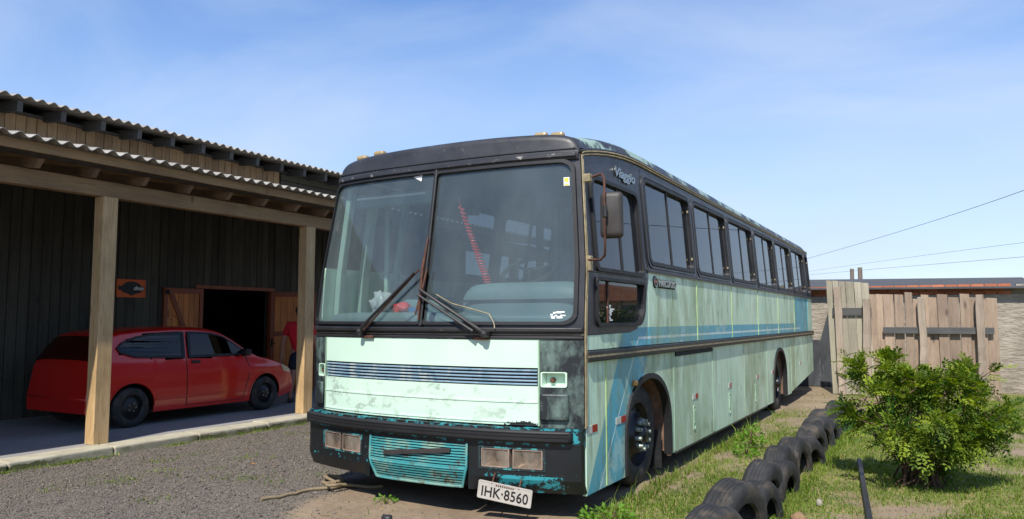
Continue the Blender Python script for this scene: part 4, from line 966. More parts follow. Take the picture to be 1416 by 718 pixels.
S(MB().hexa([(-18.9, -15.2, 4.70), (-14.4, -15.2, 5.46), (-14.4, 14.7, 5.46), (-18.9, 14.7, 4.70)], [(-18.9, -15.2, 4.74), (-14.4, -15.2, 5.50), (-14.4, 14.7, 5.50), (-18.9, 14.7, 4.74)]), 'rear_roof', 'fibre')
# porch timbers
S(MB().box(-6.58, -6.545, -15.1, 14.5, 3.285, 3.395), 'fascia_board', 'beam_wood', bevel=.005)
S(MB().box(-7.02, -6.87, -15.1, 14.5, 2.95, 3.145), 'beam', 'beam_wood', bevel=.008)
S(MB().box(WX + .03, WX + .13, -15.1, 14.5, 3.56, 3.72), 'ledger', 'beam_wood', bevel=.008)
sl = math.tan(R(8.2))
L = 3.55; zc = 3.145
rme = MB().hexa([(.30, -.03, .02), (-L, -.03, 0), (-L, .03, 0), (.30, .03, .02)], [(.38, -.03, .13), (-L, -.03, .15), (-L, .03, .15), (.38, .03, .13)]).mesh('rafter'); rme.materials.append(M['rafter_wood'])
for k in range(-23, 21): linked('rafter', rme, shed, (-6.97, 1.14 + .663 * k, 3.15), (0, R(8.2), 0))
# purlins over the rafters
for x in (-7.6, -8.6, -9.6): S(MB().box(x - .03, x + .03, -15.1, 14.5, 3.30 + (-6.97 - x) * sl, 3.345 + (-6.97 - x) * sl), 'purlin', 'beam_wood')
pme = None
for k, y in enumerate((-13.2, -9.7, -6.2, -2.7, .72, 4.235, 7.75, 11.3)):
    if pme is None: o = MB().box(0, .178, 0, .20, 0, 3.07).build('post', 'post_wood', shed, bevel=.008, world=False); pme = o.data; o.location = Vector((-7.02, y, SZ)) - shed.location
    else:
        o = linked('post', pme, shed, (-7.02, y, SZ)); b_ = o.modifiers.new('bevel', 'BEVEL'); b_.width = .008; b_.segments = 2
# doors
DT = 2.01
def leaf(origin, ang, w, hinge, brace, label):
    """door leaf; local a along the leaf, b up, d out"""
    ca, sa = math.cos(ang), math.sin(ang); nx_, ny_ = (sa, -ca)
    if nx_ < 0 and abs(nx_) > .1: nx_, ny_ = -nx_, -ny_
    fn = lambda a, b, d: (origin[0] + ca * a + nx_ * d, origin[1] + sa * a + ny_ * d, SZ + .02 + b)
    h = DT - SZ - .03
    d = S(MB().slab(0, w, 0, h, fn, .0, -.02, 1, 1), 'door', 'door_frame_wood'); d['label'] = label
    n = 6; bw = (w - .16) / n
    for i in range(n): S(MB().slab(.08 + i * bw + .004, .08 + (i + 1) * bw - .004, .10, h - .10, fn, .012, .0, 1, 1), 'door_board', 'door_wood', bevel=.003, parent=d)
    for a0, a1, b0, b1 in ((0, .08, 0, h), (w - .08, w, 0, h), (.08, w - .08, h - .10, h), (.08, w - .08, 0, .12), (.08, w - .08, h * .55, h * .55 + .10)): S(MB().slab(a0, a1, b0, b1, fn, .03, .0, 1, 1), 'door_rail', 'door_frame_wood', bevel=.004, parent=d)
    if brace: S(MB().hexa([fn(.10, h - .10, .034), fn(.20, h - .10, .034), fn(w * .62, h * .55 + .10, .034), fn(w * .62 - .10, h * .55 + .10, .034)], [fn(.10, h - .10, .013), fn(.20, h - .10, .013), fn(w * .62, h * .55 + .10, .013), fn(w * .62 - .10, h * .55 + .10, .013)]), 'door_brace', 'door_frame_wood', parent=d); S(MB().slab(.02, .10, h - .12, h - .04, fn, .042, .028, 1, 1), 'hinge', 'dark', parent=d)
    else:
        S(MB().slab(.025, .06, h * .44, h * .52, fn, .042, .028, 1, 1), 'lock_plate', 'dark', parent=d); S(MB().tube([fn(.042, h * .48, .04), fn(.042, h * .48, .07), fn(.13, h * .48, .07)], .009, 6), 'handle', 'dark', parent=d)
    return d
leaf((WX + .05, 4.09, 0), R(90), .86, 0, True, 'left varnished door leaf folded back with a diagonal brace')
leaf((WX + .04, 6.70, 0), math.atan2(.53, .75), .94, 0, False, 'right varnished door leaf swung out with a dark handle')
S(MB().box(WX - .05, WX + .035, 4.86, 4.93, SZ, DT + .06).box(WX - .05, WX + .035, 6.67, 6.74, SZ, DT + .06).box(WX - .05, WX + .045, 4.80, 6.80, DT, DT + .07), 'door_casing', 'door_frame_wood', bevel=.004)
# dim goods inside the doorway
o = MB().box(-11.9, -11.2, 5.2, 5.9, SZ, .62).build('crate', 'grey_plank', bevel=.02); setp(o, 'dim crate standing inside the dark doorway', 'crate')
# orange sign
sg = MB().box(WX + .02, WX + .045, 3.18, 3.73, 1.80, 2.12).build('wall_sign', 'sign_orange', bevel=.004); setp(sg, 'small orange sign with black shield on the grey plank wall', 'sign')
MB().plate([(3.26, 1.90), (3.40, 1.86), (3.46, 1.83), (3.52, 1.86), (3.655, 1.90), (3.60, 1.97), (3.64, 2.02), (3.55, 2.07), (3.46, 2.085), (3.36, 2.07), (3.28, 2.02), (3.31, 1.97)], lambda a, b, d: (WX + .045 + d, a, b), .004, -.002).build('shield', 'sign_black', sg)
mb = MB(); mb.plate([(3.20, 1.925), (3.70, 1.925), (3.70, 2.0), (3.20, 2.0)], lambda a, b, d: (WX + .049 + d, a, b), .003, 0); mb.build('band', 'sign_black', sg)
place_text(text_mesh('dson', .10, shear=.3, extrude=.001, bold=.002), 'lettering', 'white_paint', sg, (WX + .0535, 3.585, 1.965), (0, 1, 0), None, (1, 0, 0))

# ------------------------------------------------------------------ red hatchback under the porch
car = empty('parked_car', (-8.62, 3.12, SZ), 'red three door hatchback parked in the shade under the wooden porch', 'car')
TP = [(-1.86, .50), (-1.855, .62), (-1.83, .80), (-1.79, .93), (-1.66, 1.16), (-1.50, 1.335), (-1.36, 1.375), (-1.0, 1.412), (-.5, 1.432), (-.1, 1.428), (.2, 1.40), (.38, 1.352), (.55, 1.262), (.8, 1.105), (1.02, .965), (1.12, .932), (1.3, .895), (1.5, .845), (1.7, .775), (1.82, .715), (1.89, .645), (1.93, .56), (1.945, .50)]
def Zt(y): return float(np.interp(y, [p[0] for p in TP], [p[1] for p in TP]))
def Wd(y): return .805 * (1 - .16 * max(0, (y - .9) / 1.05) ** 2.4 - .12 * max(0, (-y - .9) / .96) ** 2.6)
def Sz(z):
    s = 1 - .05 * ((z - .50) / .42) ** 2 + .012 * math.exp(-((z - .72) / .05) ** 2)
    if z > .92: s = (1 - .05) - .34 * (z - .92)
    return s
def cside(y, z): return Wd(y) * Sz(z)
ARC = ((1.222, .335), (-1.222, .335))
def zbot(y):
    z = .19 + .07 * max(0, (abs(y) - 1.55) / .4)
    for yc, r in ARC:
        if abs(y - yc) < r: z = max(z, .285 + math.sqrt(r * r - (y - yc) ** 2))
    return z
ysl = sorted(set([round(v, 4) for v in list(np.linspace(-1.86, 1.945, 60)) + [yc + r * math.cos(a) for yc, r in ARC for a in np.linspace(0, math.pi, 17)] + [yc + s * (r + .001) for yc, r in ARC for s in (-1, 1)]]))
NSD, NTP = 14, 12
def csec(y):
    zt = Zt(y); zb = min(zbot(y), zt - .05); zs = max(zb + .03, zt - (.085 if zt > 1.0 else .06)); P = []
    for i in range(NSD + 1):
        z = zb + (zs - zb) * i / NSD; P.append((cside(y, z), z))
    xs_ = P[-1][0]
    for i in range(1, NTP + 1):
        a = math.pi / 2 * i / NTP; P.append((xs_ * math.cos(a) ** .55 if i < NTP else 0, zs + (zt - zs) * math.sin(a) ** .75))
    return P
ysl = sorted(set(ysl + [-.38, -.36, -.30, .86, .55, .36]))
secs = [csec(y) for y in ysl]; V = []; F = []; npt = NSD + NTP + 1
for y, P in zip(ysl, secs):
    V += [(-8.62 + a, 3.12 + y, SZ + b) for a, b in P] + [(-8.62 - a, 3.12 + y, SZ + b) for a, b in P]
fg = [(-.30, .955), (.86, .955), (.80, 1.0), (.55, 1.165), (.36, 1.265), (.15, 1.315), (-.1, 1.335), (-.27, 1.338)]
rg = [(-.38, .955), (-.35, 1.338), (-.8, 1.322), (-1.12, 1.285), (-1.36, 1.20), (-1.44, 1.13), (-1.40, 1.06), (-1.18, .99)]
def inside(P, y, z):
    c = False
    for k in range(len(P)):
        (a, b), (d, e) = P[k], P[k - 1]
        if (b > z) != (e > z) and y < (d - a) * (z - b) / (e - b) + a: c = not c
    return c
for j in range(len(ysl) - 1):
    for i in range(npt - 1):
        ym_ = (ysl[j] + ysl[j + 1]) / 2; zm_ = (secs[j][i][1] + secs[j][i + 1][1] + secs[j + 1][i][1] + secs[j + 1][i + 1][1]) / 4
        if i < NSD and (inside(fg, ym_, zm_) or inside(rg, ym_, zm_)): continue
        if i > NSD + 2 and .42 < ym_ < .97: continue
        a = j * 2 * npt + i; b = (j + 1) * 2 * npt + i; F += [(a, b, b + 1, a + 1), (a + npt + 1, b + npt + 1, b + npt, a + npt)]
for j in (0, len(ysl) - 1):
    b = j * 2 * npt
    for i in range(npt - 1): F.append((b + i, b + i + 1, b + npt + i + 1, b + npt + i))
CB = lambda mb, name, mat, smooth=None, bevel=0, parent=None: mb.build(name, mat, parent or car, smooth, bevel)
CB(MB().add(V, F), 'body', 'car_red', smooth=38)
def cpt(sgx): return lambda y, z, d: (-8.62 + sgx * (cside(y, z) + d), 3.12 + y, SZ + z)
def dens(P, n=5):
    Q = []
    for i in range(len(P)):
        a, b = P[i], P[(i + 1) % len(P)]; Q += [(a[0] + (b[0] - a[0]) * k / n, a[1] + (b[1] - a[1]) * k / n) for k in range(n)]
    return Q
for sgx in (1, -1):
    f_ = cpt(sgx)
    
    for pg in (fg, rg):
        sw_o = CB(MB().plate(dens(pg), f_, .022, .016), 'side_window', 'car_glass'); cy_ = sum(p[0] for p in pg) / len(pg); cz_ = sum(p[1] for p in pg) / len(pg); Q = dens(pg)
        CB(MB().ring([(cy_ + (a - cy_) * 1.015, cz_ + (b - cz_) * 1.04) for a, b in Q], [(cy_ + (a - cy_) * .94, cz_ + (b - cz_) * .86) for a, b in Q], f_, .030, -.004), 'window_rubber', 'car_plastic', parent=sw_o)
    CB(MB().tube([f_(a, b, .001) for a, b in dens([(-.335, .23), (-.335, .945)], 8)[:9]], .007, 5), 'door_seam', 'car_plastic'); CB(MB().tube([f_(a, b, .003) for a, b in [(.80, .93), (.85, .8), (.86, .6), (.80, .45), (.74, .24)]], .006, 5), 'door_seam', 'car_plastic')
    CB(MB().tube([f_(a, .235, .003) for a in np.linspace(-.33, .74, 9)], .004, 5), 'door_seam', 'car_plastic')
    CB(MB().slab(-.25, -.10, .86, .90, f_, .022, .0, 2, 1), 'door_handle', 'car_plastic', bevel=.008)
    CB(MB().slab(-1.7, 1.7, .40, .415, f_, .004, -.004, 20, 1) if False else MB().slab(-.85, .85, .36, .385, f_, .012, -.002, 16, 1), 'rub_strip', 'car_red', bevel=.004)
    c = Vector(f_(.76, .99, .085)); CB(MB().box(c.x - .09, c.x + .07, c.y - .06, c.y + .06, c.z - .055, c.z + .06), 'mirror', 'car_plastic', bevel=.03)
    hl = [(1.66, .64), (1.86, .60), (1.865, .645), (1.74, .715), (1.60, .75)]
    CB(MB().plate(dens(hl, 4), f_, .006, -.02), 'headlight', 'chrome'); CB(MB().plate(dens([(-1.80, .62), (-1.66, .62), (-1.64, .92), (-1.76, .92)], 4), f_, .006, -.02), 'tail_light', 'red_refl')
    # wheels with arches
    for yc, r in ARC:
        cx_ = -8.62 + sgx * .79
        P = [(yc + (r + .002) * math.cos(a), .285 + (r + .002) * math.sin(a)) for a in np.linspace(0, math.pi, 16)]
        mb = MB(); n = len(P); mb.add([(-8.62 + sgx * (cside(a, b) - .004), 3.12 + a, SZ + b) for a, b in P] + [(-8.62 + sgx * .45, 3.12 + a, SZ + b) for a, b in P], [(i, i + 1, n + i + 1, n + i) for i in range(n - 1)] + [tuple(range(n, 2 * n))]); CB(mb, 'arch_liner', 'car_plastic')
        mb = MB(); mb.tube([f_(yc + (r + .014) * math.cos(a), .285 + (r + .014) * math.sin(a), .002) for a in np.linspace(.0, math.pi, 20)], .014, 6); CB(mb, 'arch_lip', 'car_red', smooth=60)
        T = lambda p: (cx_ + sgx * p[0], 3.12 + yc + p[1], SZ + .283 + p[2])
        t = MB().lathe([(.175, .0), (.20, .008), (.245, .006), (.272, -.012), (.283, -.03), (.283, -.13), (.27, -.155), (.20, -.16), (.175, -.15)], (0, 0, 0), 'x', 32, closed=True); wh = CB(MB().add([T(p) for p in t.v], t.f), 'wheel', 'tyre', smooth=45)
        t = MB().lathe([(.18, .002), (.168, -.005), (.155, -.04), (.12, -.035), (.09, -.01), (.05, .0), (0, .004)], (0, 0, 0), 'x', 32); CB(MB().add([T(p) for p in t.v], t.f), 'rim', 'car_rim', smooth=50, parent=wh)
        for k in range(5):
            a = R(72 * k); t = MB().lathe([(0, .012), (.010, .010), (.011, -.01)], (0, .055 * math.cos(a), .055 * math.sin(a)), 'x', 8); CB(MB().add([T(p) for p in t.v], t.f), 'wheel_bolt', 'chrome', parent=wh)
# windscreen, hatch glass, grille, bumper trim, plate
def topf(y, q, d):
    zt = Zt(y); zs = zt - (.085 if zt > 1.0 else .06); xs_ = cside(y, zs); a = math.pi / 2 * (1 - abs(q)); x_ = xs_ * math.cos(a) ** .55 if abs(q) > 1e-6 else 0
    return (-8.62 + math.copysign(x_, q), 3.12 + y + d * .5, SZ + zs + (zt - zs) * math.sin(a) ** .75 + d)
CB(MB().slab(.40, .99, -.80, .80, topf, .008, -.01, 8, 16), 'windscreen', 'car_glass', smooth=60)
CB(MB().slab(-1.77, -1.54, -.80, .80, lambda y, q, d: (topf(y, q, 0)[0], topf(y, q, 0)[1] - d, topf(y, q, 0)[2] + d * .4), .008, -.01, 4, 16), 'rear_window', 'car_glass', smooth=60)
CB(MB().box(-8.95, -8.29, 5.025, 5.07, .30, .40), 'grille', 'car_plastic', bevel=.01); CB(MB().box(-9.25, -7.99, 4.99, 5.04, .10, .16), 'air_intake', 'car_plastic', bevel=.01)
CB(MB().tube([(-8.62, 3.12 + .25, SZ + 1.39), (-8.62, 3.12 - .02, SZ + 1.60)], .004, 5), 'antenna', 'car_plastic'); CB(MB().box(-9.3, -7.94, 1.6, 4.7, SZ + .17, SZ + .26), 'underbody', 'car_plastic')
# blue-grey covers seen through the car's windows
CB(MB().box(-9.15, -8.1, 3.15, 3.6, .30, .55), 'seat', 'navy_shorts', bevel=.05); CB(MB().box(-9.15, -8.1, 3.02, 3.16, .45, 1.02), 'seat_back', 'navy_shorts', bevel=.05); CB(MB().box(-9.2, -8.05, 1.9, 2.1, .45, .98), 'seat_back', 'navy_shorts', bevel=.05)

# ------------------------------------------------------------------ person behind the post
def skin(name, joints, edges, mat, parent=None, root=0, sub=2):
    me = bpy.data.meshes.new(name); ks = list(joints); me.from_pydata([joints[k][0] for k in ks], [(ks.index(a), ks.index(b)) for a, b in edges], [])
    o = bpy.data.objects.new(name, me); col.objects.link(o); me.materials.append(M[mat])
    sk = o.modifiers.new('skin', 'SKIN'); sk.use_smooth_shade = True
    for i, k in enumerate(ks):
        r = joints[k][1]; me.skin_vertices[0].data[i].radius = r if isinstance(r, tuple) else (r, r)
    me.skin_vertices[0].data[root].use_root = True
    ss = o.modifiers.new('subdivision', 'SUBSURF'); ss.levels = sub; ss.render_levels = sub
    dg = bpy.context.evaluated_depsgraph_get(); ev = o.evaluated_get(dg); m2 = bpy.data.meshes.new_from_object(ev); m2.name = name
    bpy.data.objects.remove(o); o2 = bpy.data.objects.new(name, m2); col.objects.link(o2)
    if not m2.materials: m2.materials.append(M[mat])
    m2.polygons.foreach_set('use_smooth', [True] * len(m2.polygons))
    if parent is not None: o2.parent = parent
    return o2
per = empty('person', (-8.24, 5.53, SZ), 'person in red t-shirt and dark shorts walking away behind the porch post', 'person', rz=R(-66))
# local frame: faces -x (towards the doorway), y to the person's right... z up
J = {'pel': ((0, 0, .95), (.135, .12)), 'wai': ((0, 0, 1.10), (.13, .11)), 'che': ((-.01, 0, 1.30), (.155, .125)), 'nkb': ((.0, 0, 1.46), (.075, .07)), 'nk': ((-.015, 0, 1.53), (.055, .055)), 'hd0': ((-.03, 0, 1.60), (.078, .07)), 'hd1': ((-.03, 0, 1.68), (.092, .078)), 'hd2': ((-.025, 0, 1.745), (.06, .055)), 'nose': ((-.125, 0, 1.645), (.014, .012))}
E_ = [('pel', 'wai'), ('wai', 'che'), ('che', 'nkb'), ('nkb', 'nk'), ('nk', 'hd0'), ('hd0', 'hd1'), ('hd1', 'hd2'), ('hd0', 'nose')]
for s, nm in ((1, 'r'), (-1, 'l')):
    sw_ = .10 * s
    J.update({nm + 'sh': ((0, .205 * s, 1.42), .065), nm + 'el': ((.02 - .02 * s, .30 * s, 1.13), .045), nm + 'wr': ((-.03 - .05 * s, .335 * s, .88), .030), nm + 'pa': ((-.04 - .055 * s, .34 * s, .81), (.042, .022)),
              nm + 'hip': ((0, .095 * s, .90), .095), nm + 'kn': ((-.05 - .10 * s, .105 * s, .50), .060), nm + 'an': ((.03 - .17 * s if s > 0 else .16, .11 * s, .095), .040), nm + 'toe': ((-.13 - .17 * s if s > 0 else .02, .12 * s, .035), (.040, .030))})
    E_ += [('che', nm + 'sh'), (nm + 'sh', nm + 'el'), (nm + 'el', nm + 'wr'), (nm + 'wr', nm + 'pa'), ('pel', nm + 'hip'), (nm + 'hip', nm + 'kn'), (nm + 'kn', nm + 'an'), (nm + 'an', nm + 'toe')]
    p = Vector(J[nm + 'pa'][0])
    for q in range(4):
        o0 = p + Vector((-.03 + q * .02, 0, -.03)); ln = (.030, .036, .034, .026)[q]
        J[f'{nm}f{q}a'] = (tuple(o0), .009); J[f'{nm}f{q}b'] = (tuple(o0 + Vector((0, -.004 * s, -ln))), .0085); J[f'{nm}f{q}c'] = (tuple(o0 + Vector((0, -.018 * s, -2 * ln + .004))), .007)
        E_ += [(nm + 'pa', f'{nm}f{q}a'), (f'{nm}f{q}a', f'{nm}f{q}b'), (f'{nm}f{q}b', f'{nm}f{q}c')]
    J[nm + 'th'] = (tuple(p + Vector((-.045, -.01 * s, .01))), .010); J[nm + 'th2'] = (tuple(p + Vector((-.062, -.02 * s, -.025))), .0085); E_ += [(nm + 'wr', nm + 'th'), (nm + 'th', nm + 'th2')]
skin('body', J, E_, 'skin', per)
sh = {k: J[k] for k in ('pel', 'wai', 'che', 'nkb')}; sh = {'pel': ((0, 0, .90), (.165, .15)), 'wai': ((0, 0, 1.08), (.165, .145)), 'che': ((-.01, 0, 1.30), (.185, .155)), 'nkb': ((0, 0, 1.475), (.085, .08))}
es = [('pel', 'wai'), ('wai', 'che'), ('che', 'nkb')]
for s, nm in ((1, 'r'), (-1, 'l')):
    sh[nm + 'sh'] = ((0, .21 * s, 1.425), .085); a = Vector(J[nm + 'sh'][0]); b = Vector(J[nm + 'el'][0]); sh[nm + 'cu'] = (tuple(a.lerp(b, .72)), .072); es += [('che', nm + 'sh'), (nm + 'sh', nm + 'cu')]
skin('t_shirt', sh, es, 'red_shirt', per)
so = {'wai': ((0, 0, 1.0), (.15, .14)), 'pel': ((0, 0, .90), (.16, .15))}; es = [('wai', 'pel')]
for s, nm in ((1, 'r'), (-1, 'l')):
    a = Vector(J[nm + 'hip'][0]); b = Vector(J[nm + 'kn'][0]); so[nm + 'h'] = (tuple(a), .115); so[nm + 'k'] = (tuple(a.lerp(b, .85)), .098); es += [('pel', nm + 'h'), (nm + 'h', nm + 'k')]
skin('shorts', so, es, 'navy_shorts', per, root=1)
def ball(name, c, r, mat, parent, seg=14):
    mb = MB().lathe([(max(1e-4, math.sin(math.pi * k / seg)) * 1, -math.cos(math.pi * k / seg)) for k in range(seg + 1)], (0, 0, 0), 'z', 18); mb.v = [(c[0] + p[0] * r[0], c[1] + p[1] * r[1], c[2] + p[2] * r[2]) for p in mb.v]; return mb.build(name, mat, parent, smooth=70, world=False)
ball('hair', (.0, 0, 1.705), (.105, .088, .085), 'hair', per)
for s in (1, -1):
    ball('ear', (-.02, .083 * s, 1.645), (.022, .012, .034), 'skin', per, 8); ball('eye', (-.108, .034 * s, 1.668), (.012, .015, .009), 'white_paint', per, 8)
    t = J[('r' if s > 0 else 'l') + 'toe'][0]; a = J[('r' if s > 0 else 'l') + 'an'][0]; ball('shoe', ((t[0] + a[0]) / 2 - .01, a[1], .045), (.135, .052, .052), 'shoe', per)
ball('mouth', (-.108, 0, 1.60), (.008, .026, .007), 'red_refl', per, 8)

# ------------------------------------------------------------------ row of half buried tyres
def tyre_mesh(R0, w, ngro):
    prof = [(R0 * .58, w * .36), (R0 * .62, w * .47), (R0 * .80, w * .52), (R0 * .92, w * .48), (R0 * .975, w * .40)]
    g = []; n = ngro
    for k in range(n):
        c = w * (.30 - .60 * k / (n - 1)); g += [(R0, c + .005), (R0 * .987, c + .003), (R0 * .987, c - .003), (R0, c - .005)]
    prof += g + [(R0 * .975, -w * .40), (R0 * .92, -w * .48), (R0 * .80, -w * .52), (R0 * .62, -w * .47), (R0 * .58, -w * .36), (R0 * .63, -w * .38), (R0 * .86, -w * .40), (R0 * .90, 0), (R0 * .86, w * .40), (R0 * .63, w * .38)]
    mb = MB().lathe(prof, (0, 0, 0), 'x', 48, closed=True); n0 = len(mb.v)
    me = mb.mesh('tyre', smooth=42); me.materials.append(M['tyre']); return me
tA = tyre_mesh(.32, .20, 5); tB = tyre_mesh(.285, .165, 4)
TY = [(-1.20, .30, 0), (-.86, .28, 1), (-.42, .33, 0), (.20, .34, 0), (.64, .27, 1), (1.10, .34, 0), (1.52, .28, 1), (1.90, .33, 0), (2.47, .33, 0), (2.92, .285, 1), (3.55, .33, 0), (3.98, .34, 0), (4.50, .29, 1), (4.92, .33, 0), (5.40, .29, 1), (6.15, .33, 0)]
names = ['nearest of all, at the bottom edge', 'second from the near end', 'third from the near end', 'fourth from near end, large with wide opening', 'fifth from the near end, small and low', 'sixth from the near end, large with deep tread', 'seventh from the near end, low', 'eighth from the near end', 'ninth from the near end', 'tenth from the near end, low', 'sixth from the far end', 'fifth from the far end', 'fourth from the far end, low', 'third from the far end', 'second from the far end, low', 'last at the far end by the plank fence']
for i, ((y, top, k), nm) in enumerate(zip(TY, names)):
    R0 = .32 if k == 0 else .285; x = 1.0 + random.uniform(-.02, .02) + (.05 if k else -.02)
    t = bpy.data.objects.new('half_buried_tyre', tB if k else tA); col.objects.link(t); t.location = (x, y, top - R0); t.rotation_euler = (random.uniform(0, 6), random.uniform(-.12, .10), R(-7 + random.uniform(-9, 7))); sc_ = random.uniform(.93, 1.06); t.scale = (sc_ * random.uniform(.9, 1.12), sc_, sc_); t.rotation_mode = 'XYZ'
    setp(t, 'black half buried tyre in the row, ' + nm, 'tyre', 'row of half buried tyres beside the bus')

# ------------------------------------------------------------------ fence, brick shed, sheet, bar (right, far)
fen = empty('plank_fence', (1.8, 10.75, 0), 'rough upright plank fence with leaning gate panel behind the bus', 'fence')
FB = lambda mb, name, mat, bevel=0: mb.build(name, mat, fen, None, bevel)
x = .40; k = 0
hts = [2.17, 2.15, 2.14, 2.13, 2.12, 2.10, 2.06]
while x < 1.10:
    w = random.uniform(.095, .14); h = hts[min(k, 6)] + random.uniform(-.012, .012); dx = .045 if k == 0 else random.uniform(-.01, .01)
    FB(MB().hexa([(x, 10.76, 0), (x + w, 10.76, 0), (x + w, 10.79, 0), (x, 10.79, 0)], [(x - .06, 10.76, h), (x + w - .06, 10.76, h - .01), (x + w - .06, 10.79, h - .01), (x - .06, 10.79, h)]), 'plank', 'fence_plank', .004); x += w + random.uniform(.003, .012); k += 1
def rough_post(x, y, w, h, lean=0, mat='fence_post_wood'):
    mb = MB(); V = []; n = 9
    for i in range(n):
        z = h * i / (n - 1); j = lambda: random.uniform(-.010, .010); cx_ = x + lean * z
        V += [(cx_ - w / 2 + j(), y - w * .35 + j(), z), (cx_ + w / 2 + j(), y - w * .35 + j(), z), (cx_ + w / 2 + j(), y + w * .35 + j(), z), (cx_ - w / 2 + j(), y + w * .35 + j(), z)]
    F = [(3, 2, 1, 0), tuple(4 * (n - 1) + q for q in range(4))]
    for i in range(n - 1): F += [(4 * i + q, 4 * i + (q + 1) % 4, 4 * i + 4 + (q + 1) % 4, 4 * i + 4 + q) for q in range(4)]
    mb.add(V, F); return FB(mb, 'post', mat, .008)
rough_post(.575, 10.66, .125, 2.03, -.012); rough_post(1.03, 10.62, .13, 1.80, .01)
FB(MB().box(.44, 1.12, 10.715, 10.755, 1.48, 1.63), 'cross_board', 'dark_board', .006)
x = 1.06; k = 0
while x < 3.0:
    w = random.uniform(.10, .17); h = 1.88 + random.uniform(-.10, .05); FB(MB().hexa([(x, 10.78 + (k % 2) * .04, 0), (x + w, 10.78 + (k % 2) * .04, 0), (x + w, 10.81 + (k % 2) * .04, 0), (x, 10.81 + (k % 2) * .04, 0)], [(x + random.uniform(-.02, .02), 10.78 + (k % 2) * .04, h), (x + w, 10.78 + (k % 2) * .04, h - .01), (x + w, 10.81 + (k % 2) * .04, h - .01), (x, 10.81 + (k % 2) * .04, h)]), 'plank', 'red_plank', .004); x += w + random.uniform(.002, .02); k += 1
for x in (1.95, 2.85): rough_post(x, 10.70, .12, 1.75 + random.uniform(-.1, .1))
FB(MB().box(1.3, 3.05, 10.73, 10.765, 1.15, 1.27), 'cross_board', 'dark_board', .006)

bs = empty('brick_shed', (.5, 13.5, 0), 'low rough plastered shed with bare red brick courses behind the fence', 'shed')
BB = lambda mb, name, mat, bevel=0: mb.build(name, mat, bs, None, bevel)
BB(MB().box(-3.2, 3.7, 12.52, 12.68, 0, 1.90).box(-3.2, -3.05, 12.68, 16, 0, 2.1).box(3.55, 3.7, 12.68, 16, 0, 2.1).box(-3.05, 3.55, 15.85, 16, 0, 2.1), 'wall', 'mortar')
BB(MB().box(-3.2, 3.7, 12.56, 12.66, 1.90, 2.05), 'wall_head', 'mortar')
bm_ = MB().box(-.105, .105, -.05, .05, 0, .058).mesh('brick'); bm_.materials.append(M['brick'])
for r_ in range(3):
    x = -1.6 + (r_ % 2) * .11
    while x < 3.4:
        o = bpy.data.objects.new('brick', bm_); col.objects.link(o); o.parent = bs; o.location = Vector((x, 12.575 + random.uniform(-.008, .008), 1.905 + r_ * .072)) - bs.location; o.rotation_euler = (0, 0, random.uniform(-.02, .02)); x += .225
BB(MB().hexa([(-3.4, 12.30, 2.07), (3.95, 12.30, 2.0), (3.95, 16.3, 2.36), (-3.4, 16.3, 2.46)], [(-3.4, 12.30, 2.10), (3.95, 12.30, 2.03), (3.95, 16.3, 2.395), (-3.4, 16.3, 2.495)]), 'roof', 'dark_board')
o = MB().plate([(-.75, 0), (.36, 0), (.36, 1.72), (.20, 1.72), (-.01, .98), (-.75, .98)], lambda a, b, d: (a, 12.44 - d + .03 * b, b), .012, 0).build('black_sheet', 'black_sheet', bevel=.003); setp(o, 'scratched dark grey sheet leaning on the plastered shed wall', 'sheet')
o = MB().hexa([(1.735, .75, -.01), (1.775, .75, -.01), (1.487, 3.35, .0), (1.447, 3.35, .0)], [(1.735, .75, .035), (1.775, .75, .035), (1.487, 3.35, .045), (1.447, 3.35, .045)]).build('iron_bar', 'iron_bar', bevel=.004); setp(o, 'straight dark iron bar lying in the grass under the shrub', 'bar')

# utility poles and wires
for (x, y, h, nm) in ((-6.97, 98.5, 7.74, 'thinner grey utility pole far beyond the shed, on the left'), (-5.22, 88.1, 7.23, 'taller looking grey utility pole far beyond the shed, on the right')):
    p = empty('utility_pole', (x, y, 0), nm, 'pole', 'utility poles far behind'); MB().tube([(x, y, 0), (x, y, h)], [.30, .24], 10).build('shaft', 'pole_wood', p, smooth=50)
def wire(a, b, c, r, label):
    a, b, c = map(Vector, (a, b, c)); P = []
    for k in range(25):
        t = k / 24 * 1.7; P.append(a * (2 * (t - .5) * (t - 1)) + b * (4 * t * (1 - t)) + c * (2 * t * (t - .5)))
    setp(MB().tube(P, r, 4).build('power_line', 'wire', smooth=80), label, 'wire', 'overhead wires')
wire((-10.51, 73.64, 6.9), (-.46, 50.53, 6.97), (5.47, 30.89, 6.55), .012, 'highest thin overhead wire rising to the right')
wire((-13.17, 95.16, 6.83), (-5.23, 88.1, 6.91), (7.48, 55.1, 5.55), .012, 'thin overhead wire ending at the utility pole')
wire((-12.35, 89.86, 6.89), (-1.07, 61.76, 6.09), (6.45, 43.03, 5.48), .008, 'middle thin overhead wire between the other two')

